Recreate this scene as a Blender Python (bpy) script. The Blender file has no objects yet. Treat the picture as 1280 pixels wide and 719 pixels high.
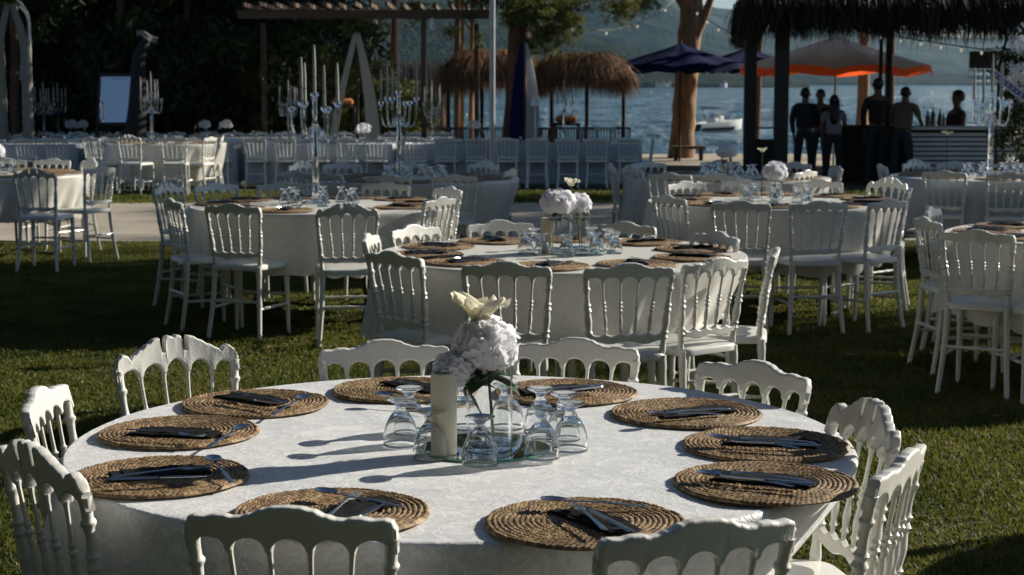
import bpy, math, random
import numpy as np
from mathutils import Vector, Matrix

random.seed(7)
rng = np.random.default_rng(7)
PI = math.pi
scene = bpy.context.scene
COL = scene.collection

# ------------------------------------------------------------------ camera
H = 1.59
FPX = 2150.0
PITCH = math.atan(255.5 / FPX)
cam_d = bpy.data.cameras.new("camera")
cam_d.sensor_width = 36.0
cam_d.lens = 36.0 * FPX / 1280.0
cam_d.clip_start = 0.1
cam_d.clip_end = 20000.0
cam_d.dof.use_dof = True
cam_d.dof.focus_distance = 4.2
cam_d.dof.aperture_fstop = 10.5
cam = bpy.data.objects.new("camera", cam_d)
COL.objects.link(cam)
cam.location = (0, 0, H)
cam.rotation_euler = (PI / 2 - PITCH, 0, 0)
scene.camera = cam

# ------------------------------------------------------------------ light
SUN_EL = math.radians(24.5)
SUN_AZ = math.atan2(0.89, 0.46)          # clockwise from +Y
SUN_DIR = Vector((math.sin(SUN_AZ) * math.cos(SUN_EL), math.cos(SUN_AZ) * math.cos(SUN_EL), math.sin(SUN_EL)))
world = bpy.data.worlds.new("World")
scene.world = world
world.use_nodes = True
wn = world.node_tree
bg = wn.nodes["Background"]
sky = wn.nodes.new("ShaderNodeTexSky")
sky.sky_type = 'NISHITA'
sky.sun_disc = False
sky.sun_elevation = SUN_EL
sky.sun_rotation = SUN_AZ
sky.air_density = 0.8
sky.dust_density = 0.4
sky.ozone_density = 1.5
wn.links.new(sky.outputs[0], bg.inputs[0])
bg.inputs[1].default_value = 0.05
sun_d = bpy.data.lights.new("sun", 'SUN')
sun_d.energy = 5.0
sun_d.angle = math.radians(0.6)
sun_d.color = (1.0, 0.93, 0.80)
sun = bpy.data.objects.new("sun", sun_d)
COL.objects.link(sun)
sun.rotation_euler = SUN_DIR.to_track_quat('Z', 'Y').to_euler()
scene.view_settings.view_transform = 'Standard'
scene.view_settings.look = 'None'
scene.view_settings.exposure = 0.6
scene.view_settings.gamma = 1.0
scene.cycles.max_bounces = 10
scene.cycles.transparent_max_bounces = 16
scene.cycles.transmission_bounces = 10
scene.cycles.volume_bounces = 0

HAZE_DENSITY = 3.0e-5


# ------------------------------------------------------------------ helpers
def P(px, py, z=0.0):
    """world point on the level z seen at photo pixel px, py"""
    u = (px - 640.0) / FPX
    v = (359.5 - py) / FPX
    c, s = math.cos(PITCH), math.sin(PITCH)
    d = Vector((u, c + v * s, -s + v * c))
    t = (z - H) / d.z
    return Vector((d.x * t, d.y * t, z))


def X(px, y, z=0.8):
    """world x of pixel column px at distance y"""
    dep = y * math.cos(PITCH) + (H - z) * math.sin(PITCH)
    return (px - 640.0) / FPX * dep


def Z(py, y):
    """world z of pixel row py at distance y"""
    a = math.atan((359.5 - py) / FPX) - PITCH
    return H + y * math.tan(a)


def ground_z(x, y):
    if y < 24: return 0.0
    if y < 31: return -0.25 * (y - 24) / 7.0
    if y < 45: return -0.25
    if y < 48: return -0.25 - 1.6 * (y - 45) / 3.0
    return -1.85


def tag(o, label=None, cat=None, group=None, kind=None):
    if label: o["label"] = label
    if cat: o["category"] = cat
    if group: o["group"] = group
    if kind: o["kind"] = kind
    return o


def empty(name, loc=(0, 0, 0), rz=0.0):
    o = bpy.data.objects.new(name, None)
    COL.objects.link(o)
    o.location = loc
    o.rotation_euler = (0, 0, rz)
    o.empty_display_size = 0.1
    return o


def thing(name, label, cat, loc=(0, 0, 0), rz=0.0, group=None):
    return tag(empty(name, loc, rz), label, cat, group)


def copy_tree(o, parent=None):
    c = o.copy()
    COL.objects.link(c)
    if parent is not None:
        c.parent = parent
    for ch in o.children:
        copy_tree(ch, c)
    return c


class MB:
    def __init__(s):
        s.v, s.f, s.n = [], [], 0

    def add(s, verts, faces, M=None):
        if M is not None:
            verts = [M @ Vector(p) for p in verts]
        b = len(s.v)
        s.v.extend([tuple(p) for p in verts])
        s.f.extend([tuple(i + b for i in f) for f in faces])

    def box(s, c, size, M=None, rz=0.0, bevel=0.0):
        sx, sy, sz = [q / 2 for q in size]
        R = Matrix.Translation(Vector(c)) @ Matrix.Rotation(rz, 4, 'Z')
        if M is not None: R = M @ R
        if bevel <= 0:
            vs = [(x * sx, y * sy, z * sz) for z in (-1, 1) for y in (-1, 1) for x in (-1, 1)]
            fs = [(0, 2, 3, 1), (4, 5, 7, 6), (0, 1, 5, 4), (2, 6, 7, 3), (0, 4, 6, 2), (1, 3, 7, 5)]
            s.add(vs, fs, R)
        else:
            b = bevel
            rings = []
            def ring(ix, iy, z):
                x, y = sx - ix, sy - iy
                return [(-x + b * .6, -y, z), (x - b * .6, -y, z), (x, -y + b * .6, z), (x, y - b * .6, z),
                        (x - b * .6, y, z), (-x + b * .6, y, z), (-x, y - b * .6, z), (-x, -y + b * .6, z)]
            zs = [(b, -sz), (0, -sz + b), (0, sz - b), (b, sz)]
            vs = []
            for i, z in zs: vs += ring(i, i, z)
            fs = []
            for r in range(3):
                for k in range(8):
                    a, c2 = r * 8 + k, r * 8 + (k + 1) % 8
                    fs.append((a, c2, c2 + 8, a + 8))
            fs.append(tuple(range(7, -1, -1)))
            fs.append(tuple(range(24, 32)))
            s.add(vs, fs, R)

    def tube(s, path, radii, n=8, M=None, cap=True, sq=1.0):
        """swept tube along path; radii a number or list"""
        pts = [Vector(p) for p in path]
        if not hasattr(radii, '__len__'): radii = [radii] * len(pts)
        vs, fs = [], []
        t0 = (pts[1] - pts[0]).normalized()
        up = Vector((0, 0, 1)) if abs(t0.z) < 0.9 else Vector((1, 0, 0))
        nrm = t0.cross(up).normalized()
        for i, p in enumerate(pts):
            a = pts[max(i - 1, 0)]; b = pts[min(i + 1, len(pts) - 1)]
            t = (b - a)
            if t.length < 1e-9: t = t0
            t = t.normalized()
            nrm = (nrm - t * nrm.dot(t)).normalized()
            bn = t.cross(nrm)
            for k in range(n):
                an = 2 * PI * k / n
                vs.append(p + (nrm * math.cos(an) + bn * math.sin(an) * sq) * radii[i])
        for i in range(len(pts) - 1):
            for k in range(n):
                k2 = (k + 1) % n
                fs.append((i * n + k, i * n + k2, (i + 1) * n + k2, (i + 1) * n + k))
        if cap:
            fs.append(tuple(range(n - 1, -1, -1)))
            fs.append(tuple(range((len(pts) - 1) * n, len(pts) * n)))
        s.add(vs, fs, M)

    def lathe(s, prof, n=24, M=None, close=False):
        """prof: list of (r, z)"""
        vs, fs = [], []
        for r, z in prof:
            for k in range(n):
                a = 2 * PI * k / n
                vs.append((r * math.cos(a), r * math.sin(a), z))
        m = len(prof)
        for i in range(m - 1 + (1 if close else 0)):
            j = (i + 1) % m
            for k in range(n):
                k2 = (k + 1) % n
                fs.append((i * n + k, i * n + k2, j * n + k2, j * n + k))
        if not close:
            if prof[0][0] > 1e-5: fs.append(tuple(range(n - 1, -1, -1)))
            if prof[-1][0] > 1e-5: fs.append(tuple(range((m - 1) * n, m * n)))
        s.add(vs, fs, M)

    def grid(s, fn, nu, nv, M=None, wrap=False):
        vs = [fn(i / (nu if wrap else nu - 1), j / (nv - 1)) for j in range(nv) for i in range(nu)]
        fs = []
        for j in range(nv - 1):
            for i in range(nu if wrap else nu - 1):
                i2 = (i + 1) % nu
                fs.append((j * nu + i, j * nu + i2, (j + 1) * nu + i2, (j + 1) * nu + i))
        s.add(vs, fs, M)

    def mesh(s, name, mat, smooth=True, sharp=40):
        me = bpy.data.meshes.new(name)
        me.from_pydata(s.v, [], s.f)
        me.update()
        if smooth:
            me.polygons.foreach_set("use_smooth", [True] * len(me.polygons))
            if sharp: me.set_sharp_from_angle(angle=math.radians(sharp))
        if mat: me.materials.append(mat)
        return me

    def build(s, name, mat, parent=None, smooth=True, sharp=40):
        return link(name, s.mesh(name, mat, smooth, sharp), parent)


def link(name, me, parent=None, loc=None, rz=None):
    o = bpy.data.objects.new(name, me)
    COL.objects.link(o)
    if parent is not None: o.parent = parent
    if loc is not None: o.location = loc
    if rz is not None: o.rotation_euler = (0, 0, rz)
    return o


def np_mesh(name, V, F, mat, smooth=False):
    """V (n,3) array, F (m,k) int array, k = 3 or 4"""
    me = bpy.data.meshes.new(name)
    V = np.ascontiguousarray(V, dtype=np.float32)
    F = np.ascontiguousarray(F, dtype=np.int32)
    m, k = F.shape
    me.vertices.add(len(V)); me.vertices.foreach_set("co", V.ravel())
    me.loops.add(m * k); me.loops.foreach_set("vertex_index", F.ravel())
    me.polygons.add(m)
    me.polygons.foreach_set("loop_start", np.arange(0, m * k, k, dtype=np.int32))
    me.polygons.foreach_set("loop_total", np.full(m, k, dtype=np.int32))
    if smooth: me.polygons.foreach_set("use_smooth", np.ones(m, dtype=bool))
    me.update(calc_edges=True)
    me.validate()
    if mat: me.materials.append(mat)
    return me


# ------------------------------------------------------------------ materials
def mat_new(name):
    m = bpy.data.materials.new(name)
    m.use_nodes = True
    nt = m.node_tree
    return m, nt, nt.nodes["Principled BSDF"]


def N(nt, t, **kw):
    n = nt.nodes.new(t)
    for k, v in kw.items():
        if k.startswith("i_"):
            n.inputs[k[2:].replace("_", " ")].default_value = v
        else:
            setattr(n, k, v)
    return n


def setp(b, **kw):
    for k, v in kw.items():
        key = {"base": "Base Color", "rough": "Roughness", "metal": "Metallic", "trans": "Transmission Weight",
               "ior": "IOR", "coat": "Coat Weight", "sheen": "Sheen Weight", "spec": "Specular IOR Level",
               "sss": "Subsurface Weight", "emit": "Emission Color", "emits": "Emission Strength", "alpha": "Alpha",
               "coatr": "Coat Roughness", "sheenr": "Sheen Roughness"}[k]
        if key in ("Base Color", "Emission Color") and len(v) == 3: v = (*v, 1)
        b.inputs[key].default_value = v


def simple(name, base, rough=0.6, noise=0.0, nscale=20.0, bump=0.0, bscale=60.0, base2=None, coord='Object', stretch=None, **kw):
    m, nt, b = mat_new(name)
    setp(b, base=base, rough=rough, **kw)
    if noise or base2 or bump:
        tc = N(nt, "ShaderNodeTexCoord")
        mp = N(nt, "ShaderNodeMapping")
        if stretch: mp.inputs["Scale"].default_value = stretch
        nt.links.new(tc.outputs[coord], mp.inputs[0])
    if noise or base2:
        nz = N(nt, "ShaderNodeTexNoise", i_Scale=nscale, i_Detail=5.0, i_Roughness=0.6)
        nt.links.new(mp.outputs[0], nz.inputs[0])
        b2 = base2 or tuple(c * (1 - noise) for c in base)
        mr = N(nt, "ShaderNodeMapRange")
        mr.inputs["From Min"].default_value = 0.32; mr.inputs["From Max"].default_value = 0.68
        nt.links.new(nz.outputs["Fac"], mr.inputs[0])
        mx = N(nt, "ShaderNodeMix", data_type='RGBA')
        mx.inputs["A"].default_value = (*base, 1); mx.inputs["B"].default_value = (*b2, 1)
        nt.links.new(mr.outputs[0], mx.inputs["Factor"])
        nt.links.new(mx.outputs["Result"], b.inputs["Base Color"])
    if bump:
        nb = N(nt, "ShaderNodeTexNoise", i_Scale=bscale, i_Detail=6.0)
        nt.links.new(mp.outputs[0], nb.inputs[0])
        bp = N(nt, "ShaderNodeBump", i_Strength=bump, i_Distance=0.01)
        nt.links.new(nb.outputs["Fac"], bp.inputs["Height"])
        nt.links.new(bp.outputs[0], b.inputs["Normal"])
    return m


def leaf_mat(name, c1, c2, trans=0.35, per_island=True):
    m, nt, b = mat_new(name)
    setp(b, rough=0.6, spec=0.25)
    g = N(nt, "ShaderNodeNewGeometry")
    mx = N(nt, "ShaderNodeMix", data_type='RGBA')
    mx.inputs["A"].default_value = (*c1, 1); mx.inputs["B"].default_value = (*c2, 1)
    nt.links.new(g.outputs["Random Per Island"], mx.inputs["Factor"])
    nt.links.new(mx.outputs["Result"], b.inputs["Base Color"])
    tr = N(nt, "ShaderNodeBsdfTranslucent")
    hs = N(nt, "ShaderNodeHueSaturation")
    hs.inputs["Value"].default_value = 1.6; hs.inputs["Hue"].default_value = 0.48
    nt.links.new(mx.outputs["Result"], hs.inputs["Color"])
    nt.links.new(hs.outputs[0], tr.inputs[0])
    ms = N(nt, "ShaderNodeMixShader"); ms.inputs[0].default_value = trans
    nt.links.new(b.outputs[0], ms.inputs[1]); nt.links.new(tr.outputs[0], ms.inputs[2])
    nt.links.new(ms.outputs[0], nt.nodes["Material Output"].inputs["Surface"])
    return m


def cloth_material(name, base, crush=1.0, scale=16.0, trans=0.12):
    m, nt, b = mat_new(name)
    setp(b, base=base, rough=0.42, sheen=0.55, sheenr=0.35, spec=0.5)
    tc = N(nt, "ShaderNodeTexCoord")
    # crushed, crinkled fabric: ridged noise, warped
    warp = N(nt, "ShaderNodeTexNoise", i_Scale=5.0, i_Detail=3.0)
    nt.links.new(tc.outputs["Object"], warp.inputs[0])
    vm = N(nt, "ShaderNodeVectorMath", operation='SCALE'); vm.inputs["Scale"].default_value = 0.16
    nt.links.new(warp.outputs["Color"], vm.inputs[0])
    va = N(nt, "ShaderNodeVectorMath", operation='ADD')
    nt.links.new(tc.outputs["Object"], va.inputs[0]); nt.links.new(vm.outputs[0], va.inputs[1])
    prev = None
    heights = []
    for sc, amp in ((scale, 1.0), (scale * 2.6, 0.6), (scale * 6.0, 0.3)):
        nz = N(nt, "ShaderNodeTexNoise", i_Scale=sc, i_Detail=2.0, i_Roughness=0.5, i_Distortion=0.9)
        nt.links.new(va.outputs[0], nz.inputs[0])
        s1 = N(nt, "ShaderNodeMath", operation='SUBTRACT'); s1.inputs[1].default_value = 0.5
        nt.links.new(nz.outputs["Fac"], s1.inputs[0])
        ab = N(nt, "ShaderNodeMath", operation='ABSOLUTE'); nt.links.new(s1.outputs[0], ab.inputs[0])
        mr = N(nt, "ShaderNodeMapRange"); mr.inputs["From Max"].default_value = 0.075
        mr.inputs["To Min"].default_value = amp; mr.inputs["To Max"].default_value = 0.0
        nt.links.new(ab.outputs[0], mr.inputs[0])
        heights.append(mr)
    a1 = N(nt, "ShaderNodeMath", operation='ADD'); nt.links.new(heights[0].outputs[0], a1.inputs[0]); nt.links.new(heights[1].outputs[0], a1.inputs[1])
    a2 = N(nt, "ShaderNodeMath", operation='ADD'); nt.links.new(a1.outputs[0], a2.inputs[0]); nt.links.new(heights[2].outputs[0], a2.inputs[1])
    bp = N(nt, "ShaderNodeBump", i_Strength=0.42 * crush, i_Distance=0.0018)
    nt.links.new(a2.outputs[0], bp.inputs["Height"])
    nt.links.new(bp.outputs[0], b.inputs["Normal"])
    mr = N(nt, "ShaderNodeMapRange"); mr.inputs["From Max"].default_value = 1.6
    mr.inputs["To Min"].default_value = 1.0 - 0.16 * crush; mr.inputs["To Max"].default_value = 1.0 + 0.12 * crush  # base colour lightened on ridges, darkened between, imitating their sheen
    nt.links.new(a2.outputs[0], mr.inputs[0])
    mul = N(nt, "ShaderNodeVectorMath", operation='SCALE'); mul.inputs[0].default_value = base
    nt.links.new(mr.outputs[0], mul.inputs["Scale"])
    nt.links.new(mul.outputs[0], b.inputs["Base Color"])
    tr = N(nt, "ShaderNodeBsdfTranslucent"); tr.inputs[0].default_value = (*base, 1)
    ms = N(nt, "ShaderNodeMixShader"); ms.inputs[0].default_value = trans
    nt.links.new(b.outputs[0], ms.inputs[1]); nt.links.new(tr.outputs[0], ms.inputs[2])
    nt.links.new(ms.outputs[0], nt.nodes["Material Output"].inputs["Surface"])
    return m


M_chair = simple("chair_lacquer", (0.72, 0.71, 0.66), 0.32, noise=0.10, nscale=9, bump=0.10, bscale=140, coat=0.15)
_nt = M_chair.node_tree
_oi = N(_nt, "ShaderNodeObjectInfo"); _mr = N(_nt, "ShaderNodeMapRange"); _mr.inputs["To Min"].default_value = .90; _mr.inputs["To Max"].default_value = 1.04
_nt.links.new(_oi.outputs["Random"], _mr.inputs[0])
_vs = N(_nt, "ShaderNodeVectorMath", operation="SCALE"); _mx = [n for n in _nt.nodes if n.type == "MIX"][0]
_nt.links.new(_mx.outputs["Result"], _vs.inputs[0]); _nt.links.new(_mr.outputs[0], _vs.inputs["Scale"]); _nt.links.new(_vs.outputs[0], _nt.nodes["Principled BSDF"].inputs["Base Color"])
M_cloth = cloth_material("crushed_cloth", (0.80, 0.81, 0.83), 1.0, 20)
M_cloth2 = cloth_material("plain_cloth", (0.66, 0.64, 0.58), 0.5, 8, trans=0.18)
M_cloth3 = cloth_material("shaded_blue_cloth", (0.40, 0.45, 0.50), 0.4, 8)  # grey-blue cloth, darkened to carry the shade at the back
M_metal_dark = simple("black_metal", (0.03, 0.03, 0.03), 0.4, metal=0.8, bump=0.05)
M_steel = simple("dark_cutlery_steel", (0.50, 0.52, 0.56), 0.24, metal=1.0, noise=0.25, nscale=60)
M_napkin = simple("black_napkin", (0.007, 0.007, 0.009), 0.8, noise=0.4, nscale=200, bump=0.3, bscale=500, spec=0.2)
M_tabletop = simple("table_board", (0.35, 0.27, 0.18), 0.6, noise=0.3)
M_mirror = simple("mirror_glass", (0.78, 0.86, 0.82), 0.02, metal=1.0)
M_mirror_edge = simple("mirror_edge", (0.08, 0.30, 0.22), 0.15, coat=0.5)
M_wax = simple("cream_wax", (0.80, 0.76, 0.58), 0.45, noise=0.06, nscale=30, sss=0.15)
M_taper = simple("white_taper_wax", (0.36, 0.355, 0.34), 0.45, noise=0.06, nscale=30)
M_wick = simple("wick", (0.05, 0.04, 0.03), 0.9)
M_green = simple("stem_green", (0.05, 0.12, 0.03), 0.5, noise=0.3)
M_leafg = leaf_mat("vase_leaf", (0.015, 0.045, 0.015), (0.04, 0.09, 0.03), 0.2)
M_petal = leaf_mat("white_petal", (0.84, 0.84, 0.88), (0.93, 0.93, 0.95), 0.5)
M_petal.node_tree.nodes["Hue/Saturation/Value"].inputs["Value"].default_value = 1.0
M_petal.node_tree.nodes["Hue/Saturation/Value"].inputs["Hue"].default_value = 0.5
M_cream = leaf_mat("cream_petal", (0.80, 0.76, 0.58), (0.84, 0.81, 0.66), 0.3)
M_cream.node_tree.nodes["Hue/Saturation/Value"].inputs["Value"].default_value = 1.0
M_cream.node_tree.nodes["Hue/Saturation/Value"].inputs["Hue"].default_value = 0.5
M_glass, _nt, _b = mat_new("clear_glass"); setp(_b, base=(0.97, 0.99, 0.99), rough=0.0, trans=1.0, ior=1.46)
M_crystal, _nt, _b = mat_new("candelabra_crystal"); setp(_b, base=(0.93, 0.96, 0.97), rough=0.03, trans=1.0, ior=1.48)
M_bark = simple("eucalyptus_bark", (0.36, 0.20, 0.10), 0.85, base2=(0.14, 0.075, 0.04), nscale=2.6, bump=1.0, bscale=6, stretch=(2.6, 2.6, 0.6))
M_bark_dark = simple("dark_bark", (0.13, 0.07, 0.045), 0.9, base2=(0.06, 0.035, 0.025), nscale=4.0, bump=0.8, bscale=12, stretch=(2, 2, 0.5))
M_leaf_dark = leaf_mat("dark_leaf", (0.020, 0.035, 0.012), (0.045, 0.065, 0.02), 0.2)  # darker copy for foliage standing in shade
M_leaf_lit = leaf_mat("lit_olive_leaf", (0.05, 0.08, 0.018), (0.15, 0.155, 0.04), 0.4)  # lighter copy; sunlight on the foliage is put into its colour
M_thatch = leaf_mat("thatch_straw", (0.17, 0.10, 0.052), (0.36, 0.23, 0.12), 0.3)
M_thatch_dark = leaf_mat("shaded_thatch_straw", (0.022, 0.017, 0.012), (0.05, 0.036, 0.024), 0.05)  # darker copy of the straw; the roof's shaded side is in its colour
M_wood = simple("pergola_wood", (0.13, 0.085, 0.055), 0.8, noise=0.4, nscale=6, stretch=(0.4, 3, 3), bump=0.3)
M_wood_dark = simple("dark_wood", (0.035, 0.028, 0.024), 0.7, noise=0.4, nscale=6, bump=0.2)
M_white = simple("white_paint", (0.72, 0.72, 0.70), 0.5, noise=0.12, nscale=7, bump=0.1)
M_pole = simple("galvanised_pole", (0.45, 0.46, 0.46), 0.4, noise=0.2, nscale=8, metal=0.4)
M_drape = simple("drape_voile", (0.20, 0.195, 0.175), 0.8, noise=0.12, nscale=8, bump=0.3, bscale=30)
M_voile = leaf_mat("tripod_voile", (0.52, 0.49, 0.42), (0.56, 0.53, 0.46), 0.4)
M_blackcloth = simple("black_drape", (0.012, 0.012, 0.014), 0.8, noise=0.3, bump=0.3)
M_bluecloth = simple("navy_canvas", (0.006, 0.011, 0.065), 0.85, spec=0.1, noise=0.2, nscale=5, bump=0.2)
M_orange = leaf_mat("orange_canvas", (0.75, 0.17, 0.02), (0.80, 0.20, 0.03), 0.45)
M_umbwhite = leaf_mat("white_canvas", (0.50, 0.50, 0.53), (0.54, 0.54, 0.57), 0.5)
M_umbwhite.node_tree.nodes["Hue/Saturation/Value"].inputs["Value"].default_value = 1.0
M_skin = simple("skin", (0.17, 0.095, 0.06), 0.55, noise=0.15, nscale=15, sss=0.05)
M_hair = simple("dark_hair", (0.015, 0.011, 0.009), 0.5, noise=0.4, nscale=60, bump=0.4)
M_black_shirt = simple("black_shirt", (0.015, 0.015, 0.018), 0.8, noise=0.3, bump=0.3)
M_tan_shirt = simple("tan_shirt", (0.12, 0.08, 0.05), 0.8, noise=0.25, nscale=9, bump=0.3)
M_white_shirt = simple("white_shirt", (0.32, 0.30, 0.33), 0.8, noise=0.2, nscale=9, bump=0.3)
M_red_shirt = simple("red_shirt", (0.06, 0.012, 0.012), 0.8, noise=0.2, bump=0.3)
M_trousers = simple("dark_trousers", (0.02, 0.022, 0.03), 0.8, noise=0.3, bump=0.3)
M_hull = simple("boat_gelcoat", (0.75, 0.74, 0.70), 0.3, noise=0.06, nscale=3)
M_boatblue = simple("boat_navy", (0.02, 0.03, 0.06), 0.4, noise=0.2)
M_bottle = simple("brown_bottle", (0.05, 0.02, 0.008), 0.1, coat=0.5, noise=0.2)
M_bulb, _nt, _b = mat_new("bulb_glass"); setp(_b, base=(0.9, 0.88, 0.8), rough=0.2, emit=(1.0, 0.9, 0.7), emits=0.25)
M_cable = simple("black_cable", (0.01, 0.01, 0.01), 0.6, noise=0.2)
M_ribbon = simple("blue_sash", (0.10, 0.13, 0.32), 0.6, noise=0.2, nscale=12)
M_print = simple("grey_print", (0.25, 0.27, 0.3), 0.8, noise=0.2)
M_cushion = simple("orange_cushion", (0.55, 0.20, 0.05), 0.8, noise=0.2, bump=0.2)


def mat_ground():
    m, nt, b = mat_new("turf_soil")
    setp(b, rough=0.95)
    tc = N(nt, "ShaderNodeTexCoord")
    n1 = N(nt, "ShaderNodeTexNoise", i_Scale=1.3, i_Detail=6.0); n2 = N(nt, "ShaderNodeTexNoise", i_Scale=35.0, i_Detail=6.0)
    nt.links.new(tc.outputs["Object"], n1.inputs[0]); nt.links.new(tc.outputs["Object"], n2.inputs[0])
    cr = N(nt, "ShaderNodeValToRGB")
    cr.color_ramp.elements[0].position = 0.35; cr.color_ramp.elements[0].color = (0.018, 0.028, 0.008, 1)
    cr.color_ramp.elements[1].position = 0.7; cr.color_ramp.elements[1].color = (0.055, 0.06, 0.02, 1)
    ad = N(nt, "ShaderNodeMath", operation='ADD'); sc = N(nt, "ShaderNodeMath", operation='MULTIPLY'); sc.inputs[1].default_value = 0.5
    nt.links.new(n1.outputs["Fac"], ad.inputs[0]); nt.links.new(n2.outputs["Fac"], ad.inputs[1])
    nt.links.new(ad.outputs[0], sc.inputs[0]); nt.links.new(sc.outputs[0], cr.inputs[0])
    nt.links.new(cr.outputs[0], b.inputs["Base Color"])
    bp = N(nt, "ShaderNodeBump", i_Strength=0.8, i_Distance=0.02)
    nt.links.new(n2.outputs["Fac"], bp.inputs["Height"]); nt.links.new(bp.outputs[0], b.inputs["Normal"])
    return m


def mat_sea():
    m, nt, b = mat_new("sea_water")
    setp(b, base=(0.032, 0.10, 0.135), rough=0.13, ior=1.33, spec=0.5)
    tc = N(nt, "ShaderNodeTexCoord")
    hs = None
    for sc, st, d in ((0.5, (1, 1.6, 1), 1.0), (1.9, (1, 1.5, 1), 0.35), (0.09, (1, 1.2, 1), 2.5)):
        mp = N(nt, "ShaderNodeMapping"); mp.inputs["Scale"].default_value = st; mp.inputs["Rotation"].default_value = (0, 0, 0.35)
        nt.links.new(tc.outputs["Object"], mp.inputs[0])
        nz = N(nt, "ShaderNodeTexNoise", i_Scale=sc, i_Detail=5.0, i_Roughness=0.6)
        nt.links.new(mp.outputs[0], nz.inputs[0])
        mu = N(nt, "ShaderNodeMath", operation='MULTIPLY'); mu.inputs[1].default_value = d
        nt.links.new(nz.outputs["Fac"], mu.inputs[0])
        if hs is None: hs = mu
        else:
            a = N(nt, "ShaderNodeMath", operation='ADD')
            nt.links.new(hs.outputs[0], a.inputs[0]); nt.links.new(mu.outputs[0], a.inputs[1]); hs = a
    bp = N(nt, "ShaderNodeBump", i_Strength=1.0, i_Distance=1.6)
    nt.links.new(hs.outputs[0], bp.inputs["Height"]); nt.links.new(bp.outputs[0], b.inputs["Normal"])
    return m


def mat_hill(name, c1, c2, sc):
    m, nt, b = mat_new(name)
    setp(b, rough=1.0, spec=0.1)
    tc = N(nt, "ShaderNodeTexCoord")
    n1 = N(nt, "ShaderNodeTexNoise", i_Scale=sc, i_Detail=9.0, i_Roughness=0.65)
    nt.links.new(tc.outputs["Object"], n1.inputs[0])
    cr = N(nt, "ShaderNodeValToRGB")
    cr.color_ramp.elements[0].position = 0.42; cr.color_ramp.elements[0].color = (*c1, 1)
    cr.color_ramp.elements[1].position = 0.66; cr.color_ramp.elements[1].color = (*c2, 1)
    nt.links.new(n1.outputs["Fac"], cr.inputs[0]); nt.links.new(cr.outputs[0], b.inputs["Base Color"])
    n2 = N(nt, "ShaderNodeTexNoise", i_Scale=sc * 6, i_Detail=4.0)
    nt.links.new(tc.outputs["Object"], n2.inputs[0])
    bp = N(nt, "ShaderNodeBump", i_Strength=0.7, i_Distance=5.0)
    nt.links.new(n2.outputs["Fac"], bp.inputs["Height"]); nt.links.new(bp.outputs[0], b.inputs["Normal"])
    return m


def mat_mat():
    """woven placemat: straw colour varied strand by strand"""
    m, nt, b = mat_new("woven_straw")
    setp(b, rough=0.6, spec=0.3)
    tc = N(nt, "ShaderNodeTexCoord")
    at = N(nt, "ShaderNodeAttribute", attribute_name="strand")
    n1 = N(nt, "ShaderNodeTexNoise", i_Scale=14.0, i_Detail=4.0)
    nt.links.new(tc.outputs["Object"], n1.inputs[0])
    n2 = N(nt, "ShaderNodeTexNoise", i_Scale=260.0, i_Detail=2.0)
    nt.links.new(tc.outputs["Object"], n2.inputs[0])
    a = N(nt, "ShaderNodeMath", operation='ADD'); nt.links.new(at.outputs["Fac"], a.inputs[0]); nt.links.new(n1.outputs["Fac"], a.inputs[1])
    a2 = N(nt, "ShaderNodeMath", operation='ADD'); nt.links.new(a.outputs[0], a2.inputs[0]); nt.links.new(n2.outputs["Fac"], a2.inputs[1])
    cr = N(nt, "ShaderNodeValToRGB")
    mr = N(nt, "ShaderNodeMapRange"); mr.inputs["From Min"].default_value = 0.6; mr.inputs["From Max"].default_value = 2.3
    nt.links.new(a2.outputs[0], mr.inputs[0]); nt.links.new(mr.outputs[0], cr.inputs[0])
    cr.color_ramp.elements[0].color = (0.060, 0.036, 0.020, 1)
    e = cr.color_ramp.elements.new(0.5); e.color = (0.21, 0.135, 0.072, 1)
    cr.color_ramp.elements[-1].color = (0.50, 0.36, 0.20, 1)
    nt.links.new(cr.outputs[0], b.inputs["Base Color"])
    return m


M_straw = mat_mat()
M_path = simple("sandy_paving", (0.40, 0.35, 0.28), 0.9, base2=(0.30, 0.26, 0.20), nscale=1.4, bump=0.5, bscale=50)
M_sand = simple("beach_sand", (0.42, 0.36, 0.28), 0.95, base2=(0.30, 0.25, 0.19), nscale=0.8, bump=0.6, bscale=12)
M_grass = leaf_mat("grass_blade", (0.046, 0.068, 0.009), (0.125, 0.132, 0.028), 0.35)
_nt = M_grass.node_tree
_tc = N(_nt, "ShaderNodeTexCoord"); _nz = N(_nt, "ShaderNodeTexNoise", i_Scale=2.2, i_Detail=5.0)
_nt.links.new(_tc.outputs["Object"], _nz.inputs[0])
_mr = N(_nt, "ShaderNodeMapRange"); _mr.inputs["From Min"].default_value = .35; _mr.inputs["From Max"].default_value = .7; _mr.inputs["To Min"].default_value = -.45; _mr.inputs["To Max"].default_value = .6
_nt.links.new(_nz.outputs["Fac"], _mr.inputs[0])
_ad = N(_nt, "ShaderNodeMath", operation="ADD", use_clamp=True)
_mx = [n for n in _nt.nodes if n.type == "MIX"][0]
_g = [n for n in _nt.nodes if n.type == "NEW_GEOMETRY"][0]
_nt.links.new(_g.outputs["Random Per Island"], _ad.inputs[0]); _nt.links.new(_mr.outputs[0], _ad.inputs[1]); _nt.links.new(_ad.outputs[0], _mx.inputs["Factor"])

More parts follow.
